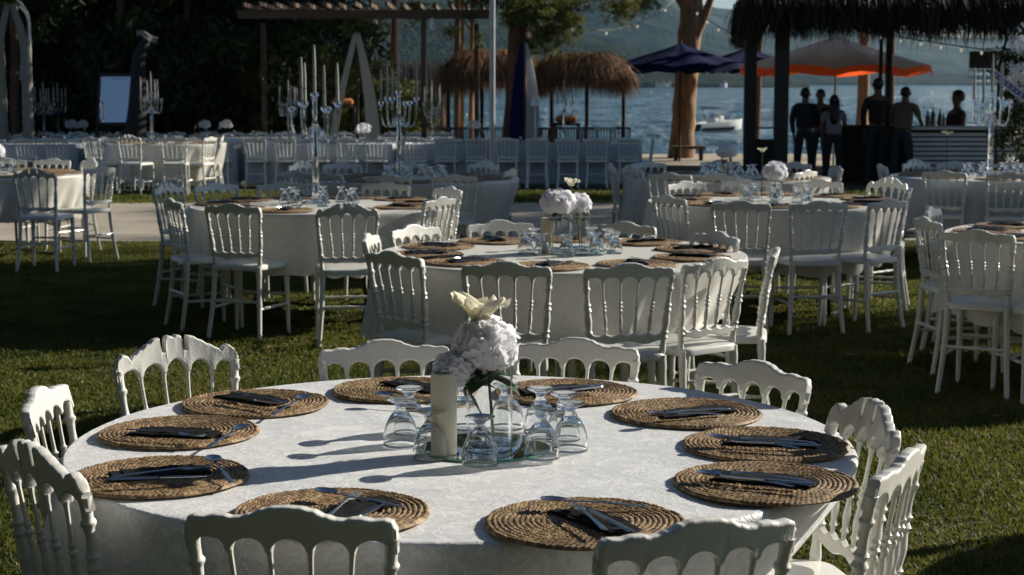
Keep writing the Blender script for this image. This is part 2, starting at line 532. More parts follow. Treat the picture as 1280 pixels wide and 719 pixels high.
# ------------------------------------------------------------------ setting
# ground: one sheet with the slope to the shore
ys = [-60, -5, 5, 12, 18, 22, 24, 26, 28, 31, 36, 41, 45, 46, 47, 48, 70, 400, 9000]
xs = [-9000, -400, -60, -20, -10, -5, 0, 5, 10, 20, 60, 400, 9000]
g = MB()
vs = [(x, y, ground_z(x, y)) for y in ys for x in xs]
fs = []
for j in range(len(ys) - 1):
    for i in range(len(xs) - 1):
        a = j * len(xs) + i
        fs.append((a, a + 1, a + len(xs) + 1, a + len(xs)))
g.add(vs, fs)
tag(g.build("ground", mat_ground(), smooth=False), kind="structure")


def strip(name, mat, y0, y1, x0, x1, dz, wob=0.12, seg=90, ny=6):
    b = MB()
    def fn(u, v):
        x = x0 + (x1 - x0) * u
        e = wob * math.sin(x * 1.3) + wob * .5 * math.sin(x * 3.7 + 1) + wob * .3 * math.sin(x * 9.1)
        y = y0 + (y1 - y0) * v + e * (1 if v > .5 else -1) * abs(2 * v - 1)
        return (x, y, ground_z(x, y) + dz)
    b.grid(fn, seg, ny)
    return tag(b.build(name, mat, smooth=False), kind="structure")


strip("path", M_path, 17.3, 22.9, -30, 30, 0.010)
strip("beach", M_sand, 38.5, 47.6, -40, 60, 0.012, ny=24)
sea = MB()
sea.grid(lambda u, v: (-8000 + 16000 * u, 46.0 + 7000 * v * v, -1.62), 3, 40)
M_sea = mat_sea()
tag(sea.build("sea", M_sea, smooth=False), kind="structure")


def sea_waves():
    nx, ny = 300, 420
    v = np.linspace(0, 1, ny); yy = 46.5 + 330 * v ** 1.8
    u = np.linspace(-1, 1, nx)
    Y = np.repeat(yy[:, None], nx, 1); Xx = u[None, :] * (0.40 * Y + 6)
    r = np.random.default_rng(12)
    Zz = np.zeros_like(Y)
    for k in range(34):
        wl = 0.8 * 1.12 ** k * .55 + .5
        th = 1.2 + r.normal() * .5
        ph = r.uniform(0, 6.28)
        kk = 2 * PI / wl
        fade = np.clip(1.6 - Y / (wl * 95), 0, 1)
        Zz += .010 * wl ** .75 * np.sin(kk * (Xx * np.cos(th) + Y * np.sin(th)) + ph + .8 * np.sin(Xx * .3 / wl + k)) * fade
    Zz *= np.clip((376 - Y) / 60, 0, 1)
    V = np.stack([Xx.ravel(), Y.ravel(), (-1.44 + Zz).ravel()], 1)
    idx = np.arange(nx * ny).reshape(ny, nx)
    F = np.stack([idx[:-1, :-1].ravel(), idx[:-1, 1:].ravel(), idx[1:, 1:].ravel(), idx[1:, :-1].ravel()], 1)
    tag(link("sea", np_mesh("sea", V, F, M_sea, smooth=True)), kind="structure")


sea_waves()


# hills across the bay
def hill(name, dist, prof, mat, seed, depth):
    r = np.random.default_rng(seed)
    nx, ny = 320, 26
    px = np.linspace(prof[0][0], prof[-1][0], nx)
    py = np.interp(px, [p[0] for p in prof], [p[1] for p in prof])
    x = (px - 640) / FPX * dist
    ht = (104.0 - py) / FPX * dist + 1.5
    def fbm(a, b):
        z = np.zeros_like(a)
        for o in range(6):
            f = 2 ** o / (dist * 0.22)
            p = r.uniform(0, 6.28, 4)
            th = r.uniform(0, 3.14)
            z += (np.sin((a * np.cos(th) + b * np.sin(th)) * f * 6.28 + p[0] + 1.7 * np.sin(b * f * 5.1 + p[1]))) / (1.75 ** o)
        return z
    V = []
    for j in range(ny):
        t = j / (ny - 1)
        yy = dist * 0.82 + t * depth
        prof_t = math.sin(min(t, 1) * PI * 0.5) ** 0.8
        zz = np.maximum(ht, 2) * prof_t
        nn = fbm(x, np.full_like(x, yy))
        zz = zz + nn * np.minimum(zz, ht * .5) * 0.09 * (1 if j else 0)
        V.append(np.stack([x * (yy / dist), np.full_like(x, yy), zz * (yy / (dist * 0.82 + depth)) * 1.0 - 1.6 - (8 if j == 0 else 0)], 1))
    V = np.concatenate(V)
    idx = np.arange(nx * ny).reshape(ny, nx)
    F = np.stack([idx[:-1, :-1].ravel(), idx[:-1, 1:].ravel(), idx[1:, 1:].ravel(), idx[1:, :-1].ravel()], 1)
    o = link(name, np_mesh(name, V, F, mat, smooth=True))
    return tag(o, kind="structure")


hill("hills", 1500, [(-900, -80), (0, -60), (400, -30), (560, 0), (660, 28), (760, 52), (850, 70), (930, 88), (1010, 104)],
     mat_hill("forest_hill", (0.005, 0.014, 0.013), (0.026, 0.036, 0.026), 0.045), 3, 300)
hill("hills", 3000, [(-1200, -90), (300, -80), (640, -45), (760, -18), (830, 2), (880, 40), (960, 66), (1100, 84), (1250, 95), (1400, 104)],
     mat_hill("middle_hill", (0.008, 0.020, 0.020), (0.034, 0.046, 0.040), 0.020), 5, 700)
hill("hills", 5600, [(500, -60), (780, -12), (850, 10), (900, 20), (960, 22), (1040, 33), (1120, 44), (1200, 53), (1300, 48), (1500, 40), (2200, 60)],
     mat_hill("far_hill", (0.04, 0.055, 0.04), (0.09, 0.10, 0.07), 0.006), 8, 900)


for k, (px, w_) in enumerate(((822, 5), (829, 4), (836, 3), (701, 4), (905, 4))):
    t = thing("shore_house", "tiny white house on the far shore, %s" % ("left of three close together beside the big trunk", "middle of three close together beside the big trunk", "smallest of three beside the big trunk", "alone above the ragged thatched canopy", "alone above the moored motor boat")[k], "house", (X(px, 1190), 1190, -1.4), .2 * k, "houses on the far shore")
    w_ *= .6; b = MB(); b.box((0, 0, 1.5), (w_, 4, 3.0)); b.build("wall", M_white, t, smooth=False)
    b = MB(); b.add([(-w_ / 2 - .2, -2.2, 3), (w_ / 2 + .2, -2.2, 3), (w_ / 2 + .2, 2.2, 3), (-w_ / 2 - .2, 2.2, 3), (-w_ / 2, 0, 4.2), (w_ / 2, 0, 4.2)], [(0, 1, 5, 4), (2, 3, 4, 5), (0, 4, 3), (1, 2, 5)]); b.build("roof", M_wood, t, smooth=False)


# grass blades (real geometry), density falls with distance
def grass(name, n, y0, y1, xf, hgt):
    r = rng
    # area grows with y: sample y with density ~ const in the picture
    y = y0 + (y1 - y0) * r.random(n) ** 0.9
    x = (r.random(n) * 2 - 1) * (xf * y + 0.6)
    patch = 0.5 + 0.5 * np.sin(x * 2.1 + 1.3 * np.sin(y * 1.7)) * np.sin(y * 2.7 + x)
    h = hgt * (0.35 + 0.9 * r.random(n)) * (0.55 + 0.7 * patch)
    w = (0.0014 + 0.0006 * y) * (0.7 + 0.6 * r.random(n))
    a = r.random(n) * 2 * PI
    lean = h * (0.2 + 0.9 * r.random(n))
    la = r.random(n) * 2 * PI
    z0 = np.where(y < 24, 0.0, np.maximum(-0.25, -0.25 * (y - 24) / 7.0))
    b0 = np.stack([x - np.cos(a) * w, y - np.sin(a) * w, z0], 1)
    b1 = np.stack([x + np.cos(a) * w, y + np.sin(a) * w, z0], 1)
    tp = np.stack([x + np.cos(la) * lean, y + np.sin(la) * lean, z0 + h], 1)
    V = np.stack([b0, b1, tp], 1).reshape(-1, 3)
    F = np.arange(3 * n).reshape(-1, 3)
    return V, F


parts = [grass("g", 640000, 4.2, 17.2, 0.32, 0.023), grass("g", 60000, 22.7, 26.5, 0.32, 0.05)]
V = np.concatenate([p[0] for p in parts]); F = np.arange(len(V)).reshape(-1, 3)
tag(link("grass", np_mesh("grass", V, F, M_grass)), "short green lawn grass between the banquet tables", "grass", kind="stuff")


fl = MB()
for k in range(170):
    y = random.uniform(5, 16.5); x = random.uniform(-.31, .31) * y; a = random.uniform(0, 6.28); q = random.uniform(.015, .035)
    M_ = Matrix.Translation((x, y, .022 + random.uniform(0, .008))) @ Matrix.Rotation(a, 4, 'Z') @ Matrix.Rotation(random.uniform(-.5, .5), 4, 'X')
    fl.add([(-q, 0, .004), (0, -q * .35, 0), (q, 0, .006), (0, q * .35, 0)], [(0, 1, 2, 3)], M_)
tag(fl.build("fallen_leaves", simple("dry_leaf", (.22, .13, .05), .8, noise=.4), smooth=False), "dry brown leaves scattered over the lawn", "leaves", kind="stuff")

# ------------------------------------------------------------------ chairs
ZB = 0.825           # base level of crest top at the ends
W = 0.190


def interp(pts, x):
    for (a, fa), (b, fb) in zip(pts, pts[1:]):
        if x <= b:
            t = (x - a) / (b - a)
            t = t * t * (3 - 2 * t)
            return fa + (fb - fa) * t
    return pts[-1][1]


PLAIN = [(0, .033), (.12, .032), (.24, .027), (.36, .017), (.46, .011), (.53, .010), (.60, .013), (.68, .013), (.80, .009), (.90, .010), (.96, .007), (1, -.006)]
SCROLL = [(0, .046), (.06, .052), (.11, .050), (.130, .044), (.145, .008), (.215, .008), (.232, .048), (.30, .046), (.42, .034), (.55, .020), (.68, .008),
          (.74, -.002), (.79, .010), (.86, .014), (.93, .004), (1, -.022)]


def back_pt(x, z):
    """point on the chair's back plane for a lateral fraction; x in crest units"""
    t = (z - 0.45) / 0.40
    y = -0.170 - 0.060 * max(t, 0) ** 1.3
    return Vector((x, y, z))


def crest_mesh(kind):
    prof = PLAIN if kind == 'plain' else SCROLL
    b = MB()
    n = 181
    T = 0.013
    rows = []
    for i in range(n):
        x = -W + 2 * W * i / (n - 1)
        u = abs(x) / W
        top = ZB + interp(prof, u) + (0.006 if kind != 'plain' else 0)
        apex = 0.795 + (0.022 * (1 - u) if kind != 'plain' else 0.004 * (1 - u))
        cusp = 0.770 + (0.012 * (1 - u) if kind != 'plain' else 0)
        # 5 arches between 6 supports at +-.185, .111, .037
        sp = 0.074
        k = (x + 0.185) / sp
        fr = k - math.floor(k)
        c = abs(fr - 0.5) / 0.5           # 0 mid-arch, 1 at a support
        if u > 0.975 or c > 0.86: bot = cusp
        else: bot = cusp + (apex - cusp) * math.sqrt(max(0, 1 - (c / 0.86) ** 2))
        top = max(top, bot + 0.006)
        bow = 0.018 * u * u
        h = top - bot
        bv = min(0.006, h * 0.45)
        t = T * (1.0 - 0.15 * (u > 0.97))
        yc_t = back_pt(0, top).y + bow; yc_b = back_pt(0, bot).y + bow
        e = min(.002, h * .1)
        sec = [(-t + bv * .7, top, yc_t), (t - bv * .7, top, yc_t), (t - bv * .2, top - bv * .35, yc_t), (t, top - bv, yc_t), (t, top - bv - e, yc_t), (t, bot + bv * .7 + e, yc_b), (t, bot + bv * .7, yc_b), (t - bv * .5, bot, yc_b),
               (-t + bv * .5, bot, yc_b), (-t, bot + bv * .7, yc_b), (-t, bot + bv * .7 + e, yc_b), (-t, top - bv - e, yc_t), (-t, top - bv, yc_t), (-t + bv * .2, top - bv * .35, yc_t)]
        rows.append([(x, yc + dy, z) for dy, z, yc in sec])
    vs = [p for r_ in rows for p in r_]
    fs = []
    for i in range(n - 1):
        for k in range(14):
            k2 = (k + 1) % 14
            fs.append((i * 14 + k, i * 14 + k2, (i + 1) * 14 + k2, (i + 1) * 14 + k))
    fs.append(tuple(range(13, -1, -1))); fs.append(tuple(range((n - 1) * 14, n * 14)))
    b.add(vs, fs)
    return b


def rail_mesh():
    """wavy lower back rail"""
    b = MB(); n = 61; rows = []
    for i in range(n):
        u = -1 + 2 * i / (n - 1)
        x = 0.150 * u
        c = abs(((u + 1) / 2 * 5) % 1 - 0.5) * 2
        top = 0.545 + 0.012 * (c ** 1.5)
        bot = 0.517 + 0.006 * math.cos(u * PI * 2)
        y = back_pt(0, 0.53).y + 0.008 * u * u
        t = 0.011
        for dy, z in ((-t * .6, top), (t * .6, top), (t, top - .005), (t, bot + .004), (t * .6, bot), (-t * .6, bot), (-t, bot + .004), (-t, top - .005)):
            rows.append((x, y + dy, z))
    fs = []
    for i in range(n - 1):
        for k in range(8):
            k2 = (k + 1) % 8
            fs.append((i * 8 + k, i * 8 + k2, (i + 1) * 8 + k2, (i + 1) * 8 + k))
    b.add(rows, fs)
    return b


def bead(t, c, w):
    d = (t - c) / w
    return math.exp(-d * d)


def spindle_mb(k):
    xt, xb = k * 0.074, k * 0.060
    b = MB(); n = 44; pts, rad = [], []
    for i in range(n):
        t = i / (n - 1)
        z = 0.545 + (0.780 - 0.545) * t
        x = xb + (xt - xb) * t
        p = back_pt(x, z); p.y += 0.018 * (x / W) ** 2
        r = 0.0056 + 0.0045 * bead(t, 0.27, 0.10) + 0.0056 * bead(t, .455, .018) + 0.0062 * bead(t, .53, .020) + .0052 * bead(t, .60, .016) + .0052 * bead(t, .12, .018) - .0006 * bead(t, .78, .10) + .0030 * bead(t, 1, .04) + .002 * bead(t, 0, .03)
        pts.append(p); rad.append(r)
    b.tube(pts, rad, 8)
    return b


def post_mb(s):
    b = MB(); n = 60; pts, rad = [], []
    for i in range(n):
        t = i / (n - 1)
        z = 0.455 + (0.800 - 0.455) * t
        x = s * (0.152 + (0.180 - 0.152) * t)
        p = back_pt(x, z); p.y += 0.018 * (x / W) ** 2
        r = 0.0118 + 0.0055 * bead(t, .44, .09) + 0.0065 * bead(t, .24, .015) + .0065 * bead(t, .30, .015) + .0070 * bead(t, .58, .015) + .0060 * bead(t, .64, .013) \
            + .0060 * bead(t, .84, .016) - 0.002 * bead(t, .74, .06) + .0035 * bead(t, 1, .05) + .003 * bead(t, .08, .05)
        pts.append(p); rad.append(r)
    b.tube(pts, rad, 10)
    return b


def rear_leg_mb(s):
    b = MB(); n = 26; pts, rad = [], []
    for i in range(n):
        t = i / (n - 1)
        z = 0.46 * t
        x = s * (0.178 - 0.026 * math.sin(t * PI / 2))
        y = -0.225 + 0.055 * math.sin(t * PI / 2)
        r = 0.0125 + 0.005 * t + .004 * bead(t, .50, .03) + .003 * bead(t, .9, .03)
        pts.append((x, y, z)); rad.append(r)
    b.tube(pts, rad, 10)
    return b


def front_leg_mb(s):
    b = MB(); n = 34; pts, rad = [], []
    for i in range(n):
        t = i / (n - 1)
        z = 0.445 * t
        r = 0.011 + 0.008 * t + .005 * bead(t, .90, .02) + .004 * bead(t, .80, .02) + .004 * bead(t, .45, .02) - .003 * bead(t, .85, .02)
        pts.append((s * (0.183 - .008 * t), 0.178 - .01 * t, z)); rad.append(r)
    b.tube(pts, rad, 10)
    return b


def seat_mb():
    b = MB()
    def outline(k, inset):
        a = 2 * PI * k / 40
        ca, sa = math.cos(a), math.sin(a)
        e = 0.28
        px = math.copysign(abs(ca) ** e, ca); py = math.copysign(abs(sa) ** e, sa)
        wx = 0.185 + 0.018 * py
        return ((wx - inset) * px, (0.195 - inset) * py)
    vs, fs = [], []
    layers = [(.012, .437), (.0, .441), (.0, .462), (.004, .469), (.016, .474), (.05, .478), (.10, .480)]
    for ins, z in layers:
        for k in range(40):
            x, y = outline(k, ins)
            vs.append((x, y, z))
    for i in range(len(layers) - 1):
        for k in range(40):
            k2 = (k + 1) % 40
            fs.append((i * 40 + k, i * 40 + k2, (i + 1) * 40 + k2, (i + 1) * 40 + k))
    fs.append(tuple(range(39, -1, -1))); fs.append(tuple(range((len(layers) - 1) * 40, len(layers) * 40)))
    b.add(vs, fs)
    return b


def stretcher_mb(p, q):
    b = MB(); p, q = Vector(p), Vector(q)
    n = 22
    pts = [p.lerp(q, i / (n - 1)) for i in range(n)]
    rad = [0.0085 + .004 * bead(i / (n - 1), .5, .05) + .003 * bead(i / (n - 1), .25, .03) + .003 * bead(i / (n - 1), .75, .03) for i in range(n)]
    b.tube(pts, rad, 8)
    return b


def make_chair(kind):
    root = empty("banquet_chair")
    crest_mesh(kind).build("crest_rail", M_chair, root, sharp=50)
    rail_mesh().build("lower_rail", M_chair, root)
    for k in (-1.5, -.5, .5, 1.5): spindle_mb(k).build("spindle", M_chair, root)
    for s in (-1, 1):
        post_mb(s).build("back_post", M_chair, root)
        rear_leg_mb(s).build("rear_leg", M_chair, root)
        front_leg_mb(s).build("front_leg", M_chair, root)
        stretcher_mb((s * .165, -.20, .20), (s * .180, .172, .20)).build("stretcher", M_chair, root)
    stretcher_mb((-.163, -.192, .245), (.163, -.192, .245)).build("stretcher", M_chair, root)
    stretcher_mb((-.178, .172, .26), (.178, .172, .26)).build("stretcher", M_chair, root)
    seat_mb().build("seat", M_chair, root)
    return root


CH = {'plain': make_chair('plain'), 'scroll': make_chair('scroll')}
used = {'plain': False, 'scroll': False}


def chair(x, y, face, label, group, kind='plain'):
    """x, y: where the top of the back stands; face: degrees, the way the seat faces (0 = +X, 90 = away)"""
    src = CH[kind]
    o = copy_tree(src) if used[kind] else src
    used[kind] = True
    rz = math.radians(face) - PI / 2
    off = Matrix.Rotation(rz, 4, 'Z') @ Vector((0, -0.225, 0))
    o.location = (x - off.x, y - off.y, ground_z(x, y))
    o.rotation_euler = (random.uniform(-.008, .008), 0, rz)
    tag(o, label, "chair", group)
    return o


# ------------------------------------------------------------------ round tables and cloths
R_T = 0.90
Z_T = 0.766
tabletop_me = None


def table_parts(root):
    b = MB(); b.lathe([(0, Z_T - .028), (R_T - .01, Z_T - .028), (R_T - .004, Z_T - .024), (R_T - .004, Z_T - .008), (R_T - .01, Z_T - .004), (0, Z_T - .004)], 64)
    b.build("tabletop", M_tabletop, root)
    for s in (-1, 1):
        for q in (-1, 1):
            l = MB()
            pts = [(s * .42, q * .28, Z_T - .03), (s * .44, q * .34, .45), (s * .46, q * .37, .12), (s * .46, q * .34, .03), (s * .46, q * .24, .014), (s * .46, q * .10, .014)]
            l.tube(pts, 0.013, 8)
            l.build("leg", M_metal_dark, root)


def cloth_mesh(seed, mat, drop=0.37, wind=0.16, amp=0.035, wrinkle=0.0015, seg=240):
    r = random.Random(seed)
    ks = [(r.choice([5, 7, 8]), r.uniform(0, 6.28), .35), (r.choice([11, 13, 14]), r.uniform(0, 6.28), .5), (r.choice([19, 22, 25]), r.uniform(0, 6.28), .35), (r.choice([31, 37]), r.uniform(0, 6.28), .15)]
    fold = [sum(a * math.sin(k * (2 * PI * i / seg) + p + 0.4 * math.sin(3 * 2 * PI * i / seg + p)) for k, p, a in ks) for i in range(seg)]
    rr = [0.0, .12, .24, .36, .48, .58, .68, .76, .82, .86, R_T - .012]
    V = []
    for q in rr:
        for i in range(seg):
            a = 2 * PI * i / seg
            z = Z_T + wrinkle * (math.sin(q * 23 + 3 * math.sin(a * 2 + seed)) + math.sin(a * 9 + q * 14 + seed) * (q / .9)) * 1.0
            V.append((q * math.cos(a), q * math.sin(a), z + 0.001))
    nd = 22
    for j in range(nd + 1):
        t = j / nd
        for i in range(seg):
            a = 2 * PI * i / seg
            f = fold[i]
            if t < 0.12:
                # rounded rim
                e = t / 0.12
                rad = R_T - .006 + 0.012 * math.sin(e * PI / 2)
                z = Z_T - 0.018 * (1 - math.cos(e * PI / 2))
                k = 0
            else:
                k = (t - 0.12) / 0.88
                rad = R_T + .006 + amp * (k ** 0.8) * (f * 0.8 + 0.35)
                z = Z_T - 0.018 - (drop + 0.03 * math.sin(a * 2 + seed) + .02 * f) * k
            x, y = rad * math.cos(a), rad * math.sin(a)
            c = math.cos(a)
            sh = wind * (k ** 1.1) * (0.25 + 0.75 * max(0, c) ** 0.7)
            x -= sh
            V.append((x, y, z))
    V = np.array(V)
    nr = len(rr) + nd + 1
    idx = np.arange(nr * seg).reshape(nr, seg)
    nxt = np.roll(idx, -1, axis=1)
    F = np.stack([idx[:-1].ravel(), nxt[:-1].ravel(), nxt[1:].ravel(), idx[1:].ravel()], 1)
    return np_mesh("tablecloth", V, F, mat, smooth=True)


table_proto = []


def round_table(x, y, seed, tlabel, clabel, mat=None, **kw):
    z = ground_z(x, y)
    if not table_proto:
        t = empty("round_table"); table_parts(t); table_proto.append(t)
    else:
        t = copy_tree(table_proto[0])
    t.location = (x, y, z); t.rotation_euler = (0, 0, random.uniform(0, 3))
    tag(t, tlabel, "table", "round banquet tables on the lawn")
    c = link("tablecloth", cloth_mesh(seed, mat or M_cloth2, **kw), None, (x, y, z))
    tag(c, clabel, "tablecloth", "cloths on the round tables")
    return t


# ------------------------------------------------------------------ placemats and cutlery
def placemat_mesh(rad=0.187, coils=18, seg=520):
    pr = 5                                             # samples per coil
    nr = coils * pr + 1
    cw = rad / coils
    V = np.zeros((nr + 3, seg, 3)); S = np.zeros((nr + 3, seg))
    r_ = np.random.default_rng(4)
    ang = np.arange(seg) / seg * 2 * PI
    wobble = 1 + 0.006 * np.sin(ang * 3 + 1) + 0.005 * np.sin(ang * 7)
    tone = r_.random((coils + 1, seg))
    for j in range(nr):
        q = j / pr
        c = min(int(q), coils - 1); f = q - c
        rr = q * cw + (0.0009 * np.sin(ang * 5 + c) + 0.0006 * np.sin(ang * 13 + c * 2.1)) * min(1, q)
        n_st = max(6, int(2 * PI * (c + .5) * cw / 0.0115))
        ph = ang * n_st / (2 * PI)
        # braid: chevron stitches; two halves of a coil lean opposite ways
        sl = ph + (f if f < .5 else 1 - f) * 1.15
        st = np.abs(((sl + (0.5 if f >= .5 else 0)) % 1) - 0.5) * 2
        dome = math.sin(min(max(f, 0.0), 1.0) * PI) ** 0.6
        rnd = (np.sin(np.floor(sl) * 91.7 + c * 17.3) * 4375.85) % 1
        hgt = 0.0050 + 0.0046 * dome ** .3 * (0.10 + 0.90 * np.sqrt(np.clip(1 - st ** 2, 0, 1))) * (.75 + .4 * rnd)
        V[j, :, 0] = rr * np.cos(ang) * wobble; V[j, :, 1] = rr * np.sin(ang) * wobble; V[j, :, 2] = hgt
        stitch = np.floor(sl + (0.5 if f >= .5 else 0)).astype(int)
        S[j] = (np.sin(stitch * 12.9898 + c * 78.233 + (3.3 if f >= .5 else 0)) * 43758.5453) % 1
    for m, (rx, z) in enumerate(((1.012, .004), (1.008, .0015), (0.97, 0.0))):
        V[nr + m, :, 0] = rad * rx * np.cos(ang) * wobble; V[nr + m, :, 1] = rad * rx * np.sin(ang) * wobble; V[nr + m, :, 2] = z
        S[nr + m] = S[nr - 1]
    nn = nr + 3
    idx = np.arange(nn * seg).reshape(nn, seg); nxt = np.roll(idx, -1, axis=1)
    F = np.stack([idx[:-1].ravel(), nxt[:-1].ravel(), nxt[1:].ravel(), idx[1:].ravel()], 1)
    me = np_mesh("placemat", V.reshape(-1, 3), F[:, ::-1], M_straw, smooth=True)
    at = me.attributes.new("strand", 'FLOAT', 'POINT')
    at.data.foreach_set("value", S.ravel().astype(np.float32)[:len(me.vertices)])
    return me


MAT_ME = placemat_mesh()
MAT_FAR = placemat_mesh(coils=9, seg=90)


def placemat(p, label, group, far=False):
    o = link("placemat", MAT_FAR if far else MAT_ME, None, p, random.uniform(0, 6.28))
    o.rotation_euler[0] = random.uniform(-.006, .006)
    return tag(o, label, "placemat", group)


def flat_bar(b, pts, th=0.002):
    """pts: (y, half width, z) cross sections along Y"""
    vs, fs = [], []
    for y, w, z in pts:
        vs += [(-w, y, z), (-w * .55, y, z + th), (w * .55, y, z + th), (w, y, z)]
    n = len(pts)
    for i in range(n - 1):
        a = i * 4; c = a + 4
        fs += [(a, a + 1, c + 1, c), (a + 1, a + 2, c + 2, c + 1), (a + 2, a + 3, c + 3, c + 2), (a + 3, a, c, c + 3)]
    fs += [(3, 2, 1, 0), tuple(range((n - 1) * 4, n * 4))]
    b.add(vs, fs)


def spoon_mesh():
    b = MB()
    flat_bar(b, [(-.075, .0035, .003), (-.03, .0045, .004), (.02, .0045, .005), (.07, .0065, .003), (.105, .007, .001), (.113, .004, .001)])
    # bowl centred at y=-.1
    def fn(u, v):
        a = 2 * PI * u
        r = v
        w = .020 * (1 - .12 * math.sin(a))
        return (w * r * math.cos(a), -.098 + .031 * r * math.sin(a), .0005 + .008 * r * r)
    b.grid(fn, 24, 7, wrap=True)
    def fn2(u, v):
        p = fn(u, 1 - v)
        return (p[0] * 1.03, p[1] + (p[1] + .098) * .03, p[2] - .0011)
    b.grid(fn2, 24, 7, wrap=True)
    return b.mesh("spoon", M_steel, sharp=60)


def fork_mesh():
    b = MB()
    flat_bar(b, [(-.045, .004, .006), (-.02, .0035, .005), (.03, .0045, .004), (.075, .0065, .003), (.105, .007, .001), (.112, .004, .001)])
    flat_bar(b, [(-.078, .0125, .003), (-.062, .0125, .004), (-.045, .0045, .006)])
    for k in (-1.5, -.5, .5, 1.5):
        c = MB(); flat_bar(c, [(-.125, .0007, .005), (-.10, .0017, .002), (-.077, .0021, .003)])
        b.add([(x + k * .0066, y, z) for x, y, z in c.v], c.f)
    return b.mesh("fork", M_steel, smooth=False)


def knife_mesh():
    b = MB()
    flat_bar(b, [(-.01, .0055, .002), (.03, .0075, .002), (.10, .008, .002), (.108, .0055, .002)], .004)
    vs = [(-.006, -.012, .003), (.008, -.012, .003), (.010, -.06, .003), (.008, -.105, .003), (-.004, -.122, .003), (-.007, -.08, .003)]
    n = len(vs)
    b.add(vs + [(x, y, z + .0014) for x, y, z in vs], [tuple(range(n - 1, -1, -1)), tuple(range(n, 2 * n))] + [(i, (i + 1) % n, (i + 1) % n + n, i + n) for i in range(n)])
    return b.mesh("knife", M_steel, smooth=False)


def napkin_mesh():
    """folded black napkin pocket, with layers"""
    b = MB()
    for k, (w, l, z, dx) in enumerate(((.034, .105, .0, 0), (.031, .10, .0035, .002), (.026, .075, .007, -.003))):
        def fn(u, v, w=w, l=l, z=z, dx=dx):
            return (dx + w * (2 * u - 1), l * (2 * v - 1) + .006 * math.sin(u * 4), z + .003 + .0012 * math.sin(v * 17 + u * 5 + k) + .0015 * math.sin(u * 9 + k))
        b.grid(fn, 8, 14)
        def fe(u, v, fn=fn):
            # skirt round the layer's edge
            t = u * 4 % 4
            if t < 1: p = fn(t, 0)
            elif t < 2: p = fn(1, t - 1)
            elif t < 3: p = fn(3 - t, 1)
            else: p = fn(0, 4 - t)
            return (p[0], p[1], p[2] - .0028 * v)
        b.grid(fe, 40, 2, wrap=True)
    return b.mesh("napkin", M_napkin, sharp=50)


SPOON, FORK, KNIFE, NAPKIN = spoon_mesh(), fork_mesh(), knife_mesh(), napkin_mesh()
ZM = Z_T + 0.0135      # top of a placemat
ME = {'spoon': SPOON, 'fork': FORK, 'knife': KNIFE, 'napkin': NAPKIN}


def piece(kind, a, b, label, dz=0.0, z=ZM, tilt=0.0, sc=1.0):
    """a: pixel of the working end (bowl, tines, blade tip), b: pixel of the handle end"""
    if kind != 'napkin': dz += .004
    if kind == 'spoon': tilt -= .05; dz += .004; sc = .84
    pa, pb = P(a[0], a[1], z + dz), P(b[0], b[1], z + dz)
    d = (pb - pa)
    c = pa + d.normalized() * {'spoon': .127, 'fork': .123, 'knife': .120}[kind] * (.84 if kind == 'spoon' else sc) if kind != 'napkin' else (pa + pb) / 2
    o = link(kind, ME[kind], None, (c.x, c.y, z + dz))
    # local -Y is the working end
    o.rotation_euler = (tilt, 0, math.atan2(d.y, d.x) - PI / 2)
    o.scale = (sc, sc, sc)
    return tag(o, label, kind, kind + (" pieces" if kind == 'napkin' else "s") + " laid on the placemats")


# ------------------------------------------------------------------ glasses, vases, flowers, candles
def goblet_mesh(n=28):
    b = MB()
    # upside down: rim on the table, foot on top. outer then inner wall, closed solid
    out = [(.0400, .0), (.0408, .006), (.0400, .020), (.0370, .038), (.0310, .055), (.0225, .069), (.0150, .078), (.0115, .083), (.0105, .089), (.0140, .096), (.0250, .1015), (.0325, .1045), (.0330, .1070), (.0280, .1078), (.012, .1060), (0.0001, .1055)]
    inn = [(.0388, .0), (.0395, .006), (.0386, .020), (.0355, .037), (.0295, .053), (.0205, .066), (.0110, .073), (.0001, .0755)]
    b.lathe(list(reversed(inn)) + out, n)
    me = b.mesh("goblet", M_glass, sharp=0)
    return me


def fluted_goblet_mesh():
    me = goblet_mesh(48)
    me = me.copy()
    for v in me.vertices:
        if 0.004 < v.co.z < 0.065:
            a = math.atan2(v.co.y, v.co.x)
            k = 1 + 0.018 * math.cos(12 * a)
            v.co.x *= k; v.co.y *= k
    return me


GOB = goblet_mesh(); GOBF = fluted_goblet_mesh(); GOBL = goblet_mesh(14)


def goblet(p, label, me=None, s=1.0, group="upturned glasses on the tables"):
    o = link("glass_goblet", me or GOB, None, p, random.uniform(0, 6))
    o.scale = (s, s, s)
    return tag(o, label, "glass", group)


def vase_mesh(r=.052, h=.20):
    b = MB()
    b.lathe([(.0001, .012), (r - .006, .012), (r - .004, .0125), (r - .0025, .014), (r - .002, .017), (r - .002, .03), (r - .002, h - .006), (r - .002, h - .002), (r - .001, h), (r, h - .002), (r, h - .006), (r, .03), (r, .006), (r, .003), (r - .003, 0), (r - .006, 0), (.0001, 0)][::-1], 40)
    return b.mesh("vase", M_glass, sharp=50)


def candle_thing(p, r, h, label, square=False, name="pillar_candle"):
    t = thing(name, label, "candle", p, 0.3, "candles on the tables")
    b = MB()
    if square: b.box((0, 0, h / 2), (2 * r, 2 * r, h), bevel=.005)
    else: b.lathe([(.0001, 0), (r - .002, 0), (r, .002), (r, h - .004), (r - .003, h), (r * .75, h - .001), (r * .4, h - .004), (.0001, h - .005)], 32)
    b.build("wax", M_wax, t)
    w = MB(); w.tube([(0, 0, h - .006), (.001, 0, h + .006), (.003, .001, h + .010)], .001, 6)
    w.build("wick", M_wick, t)
    return t


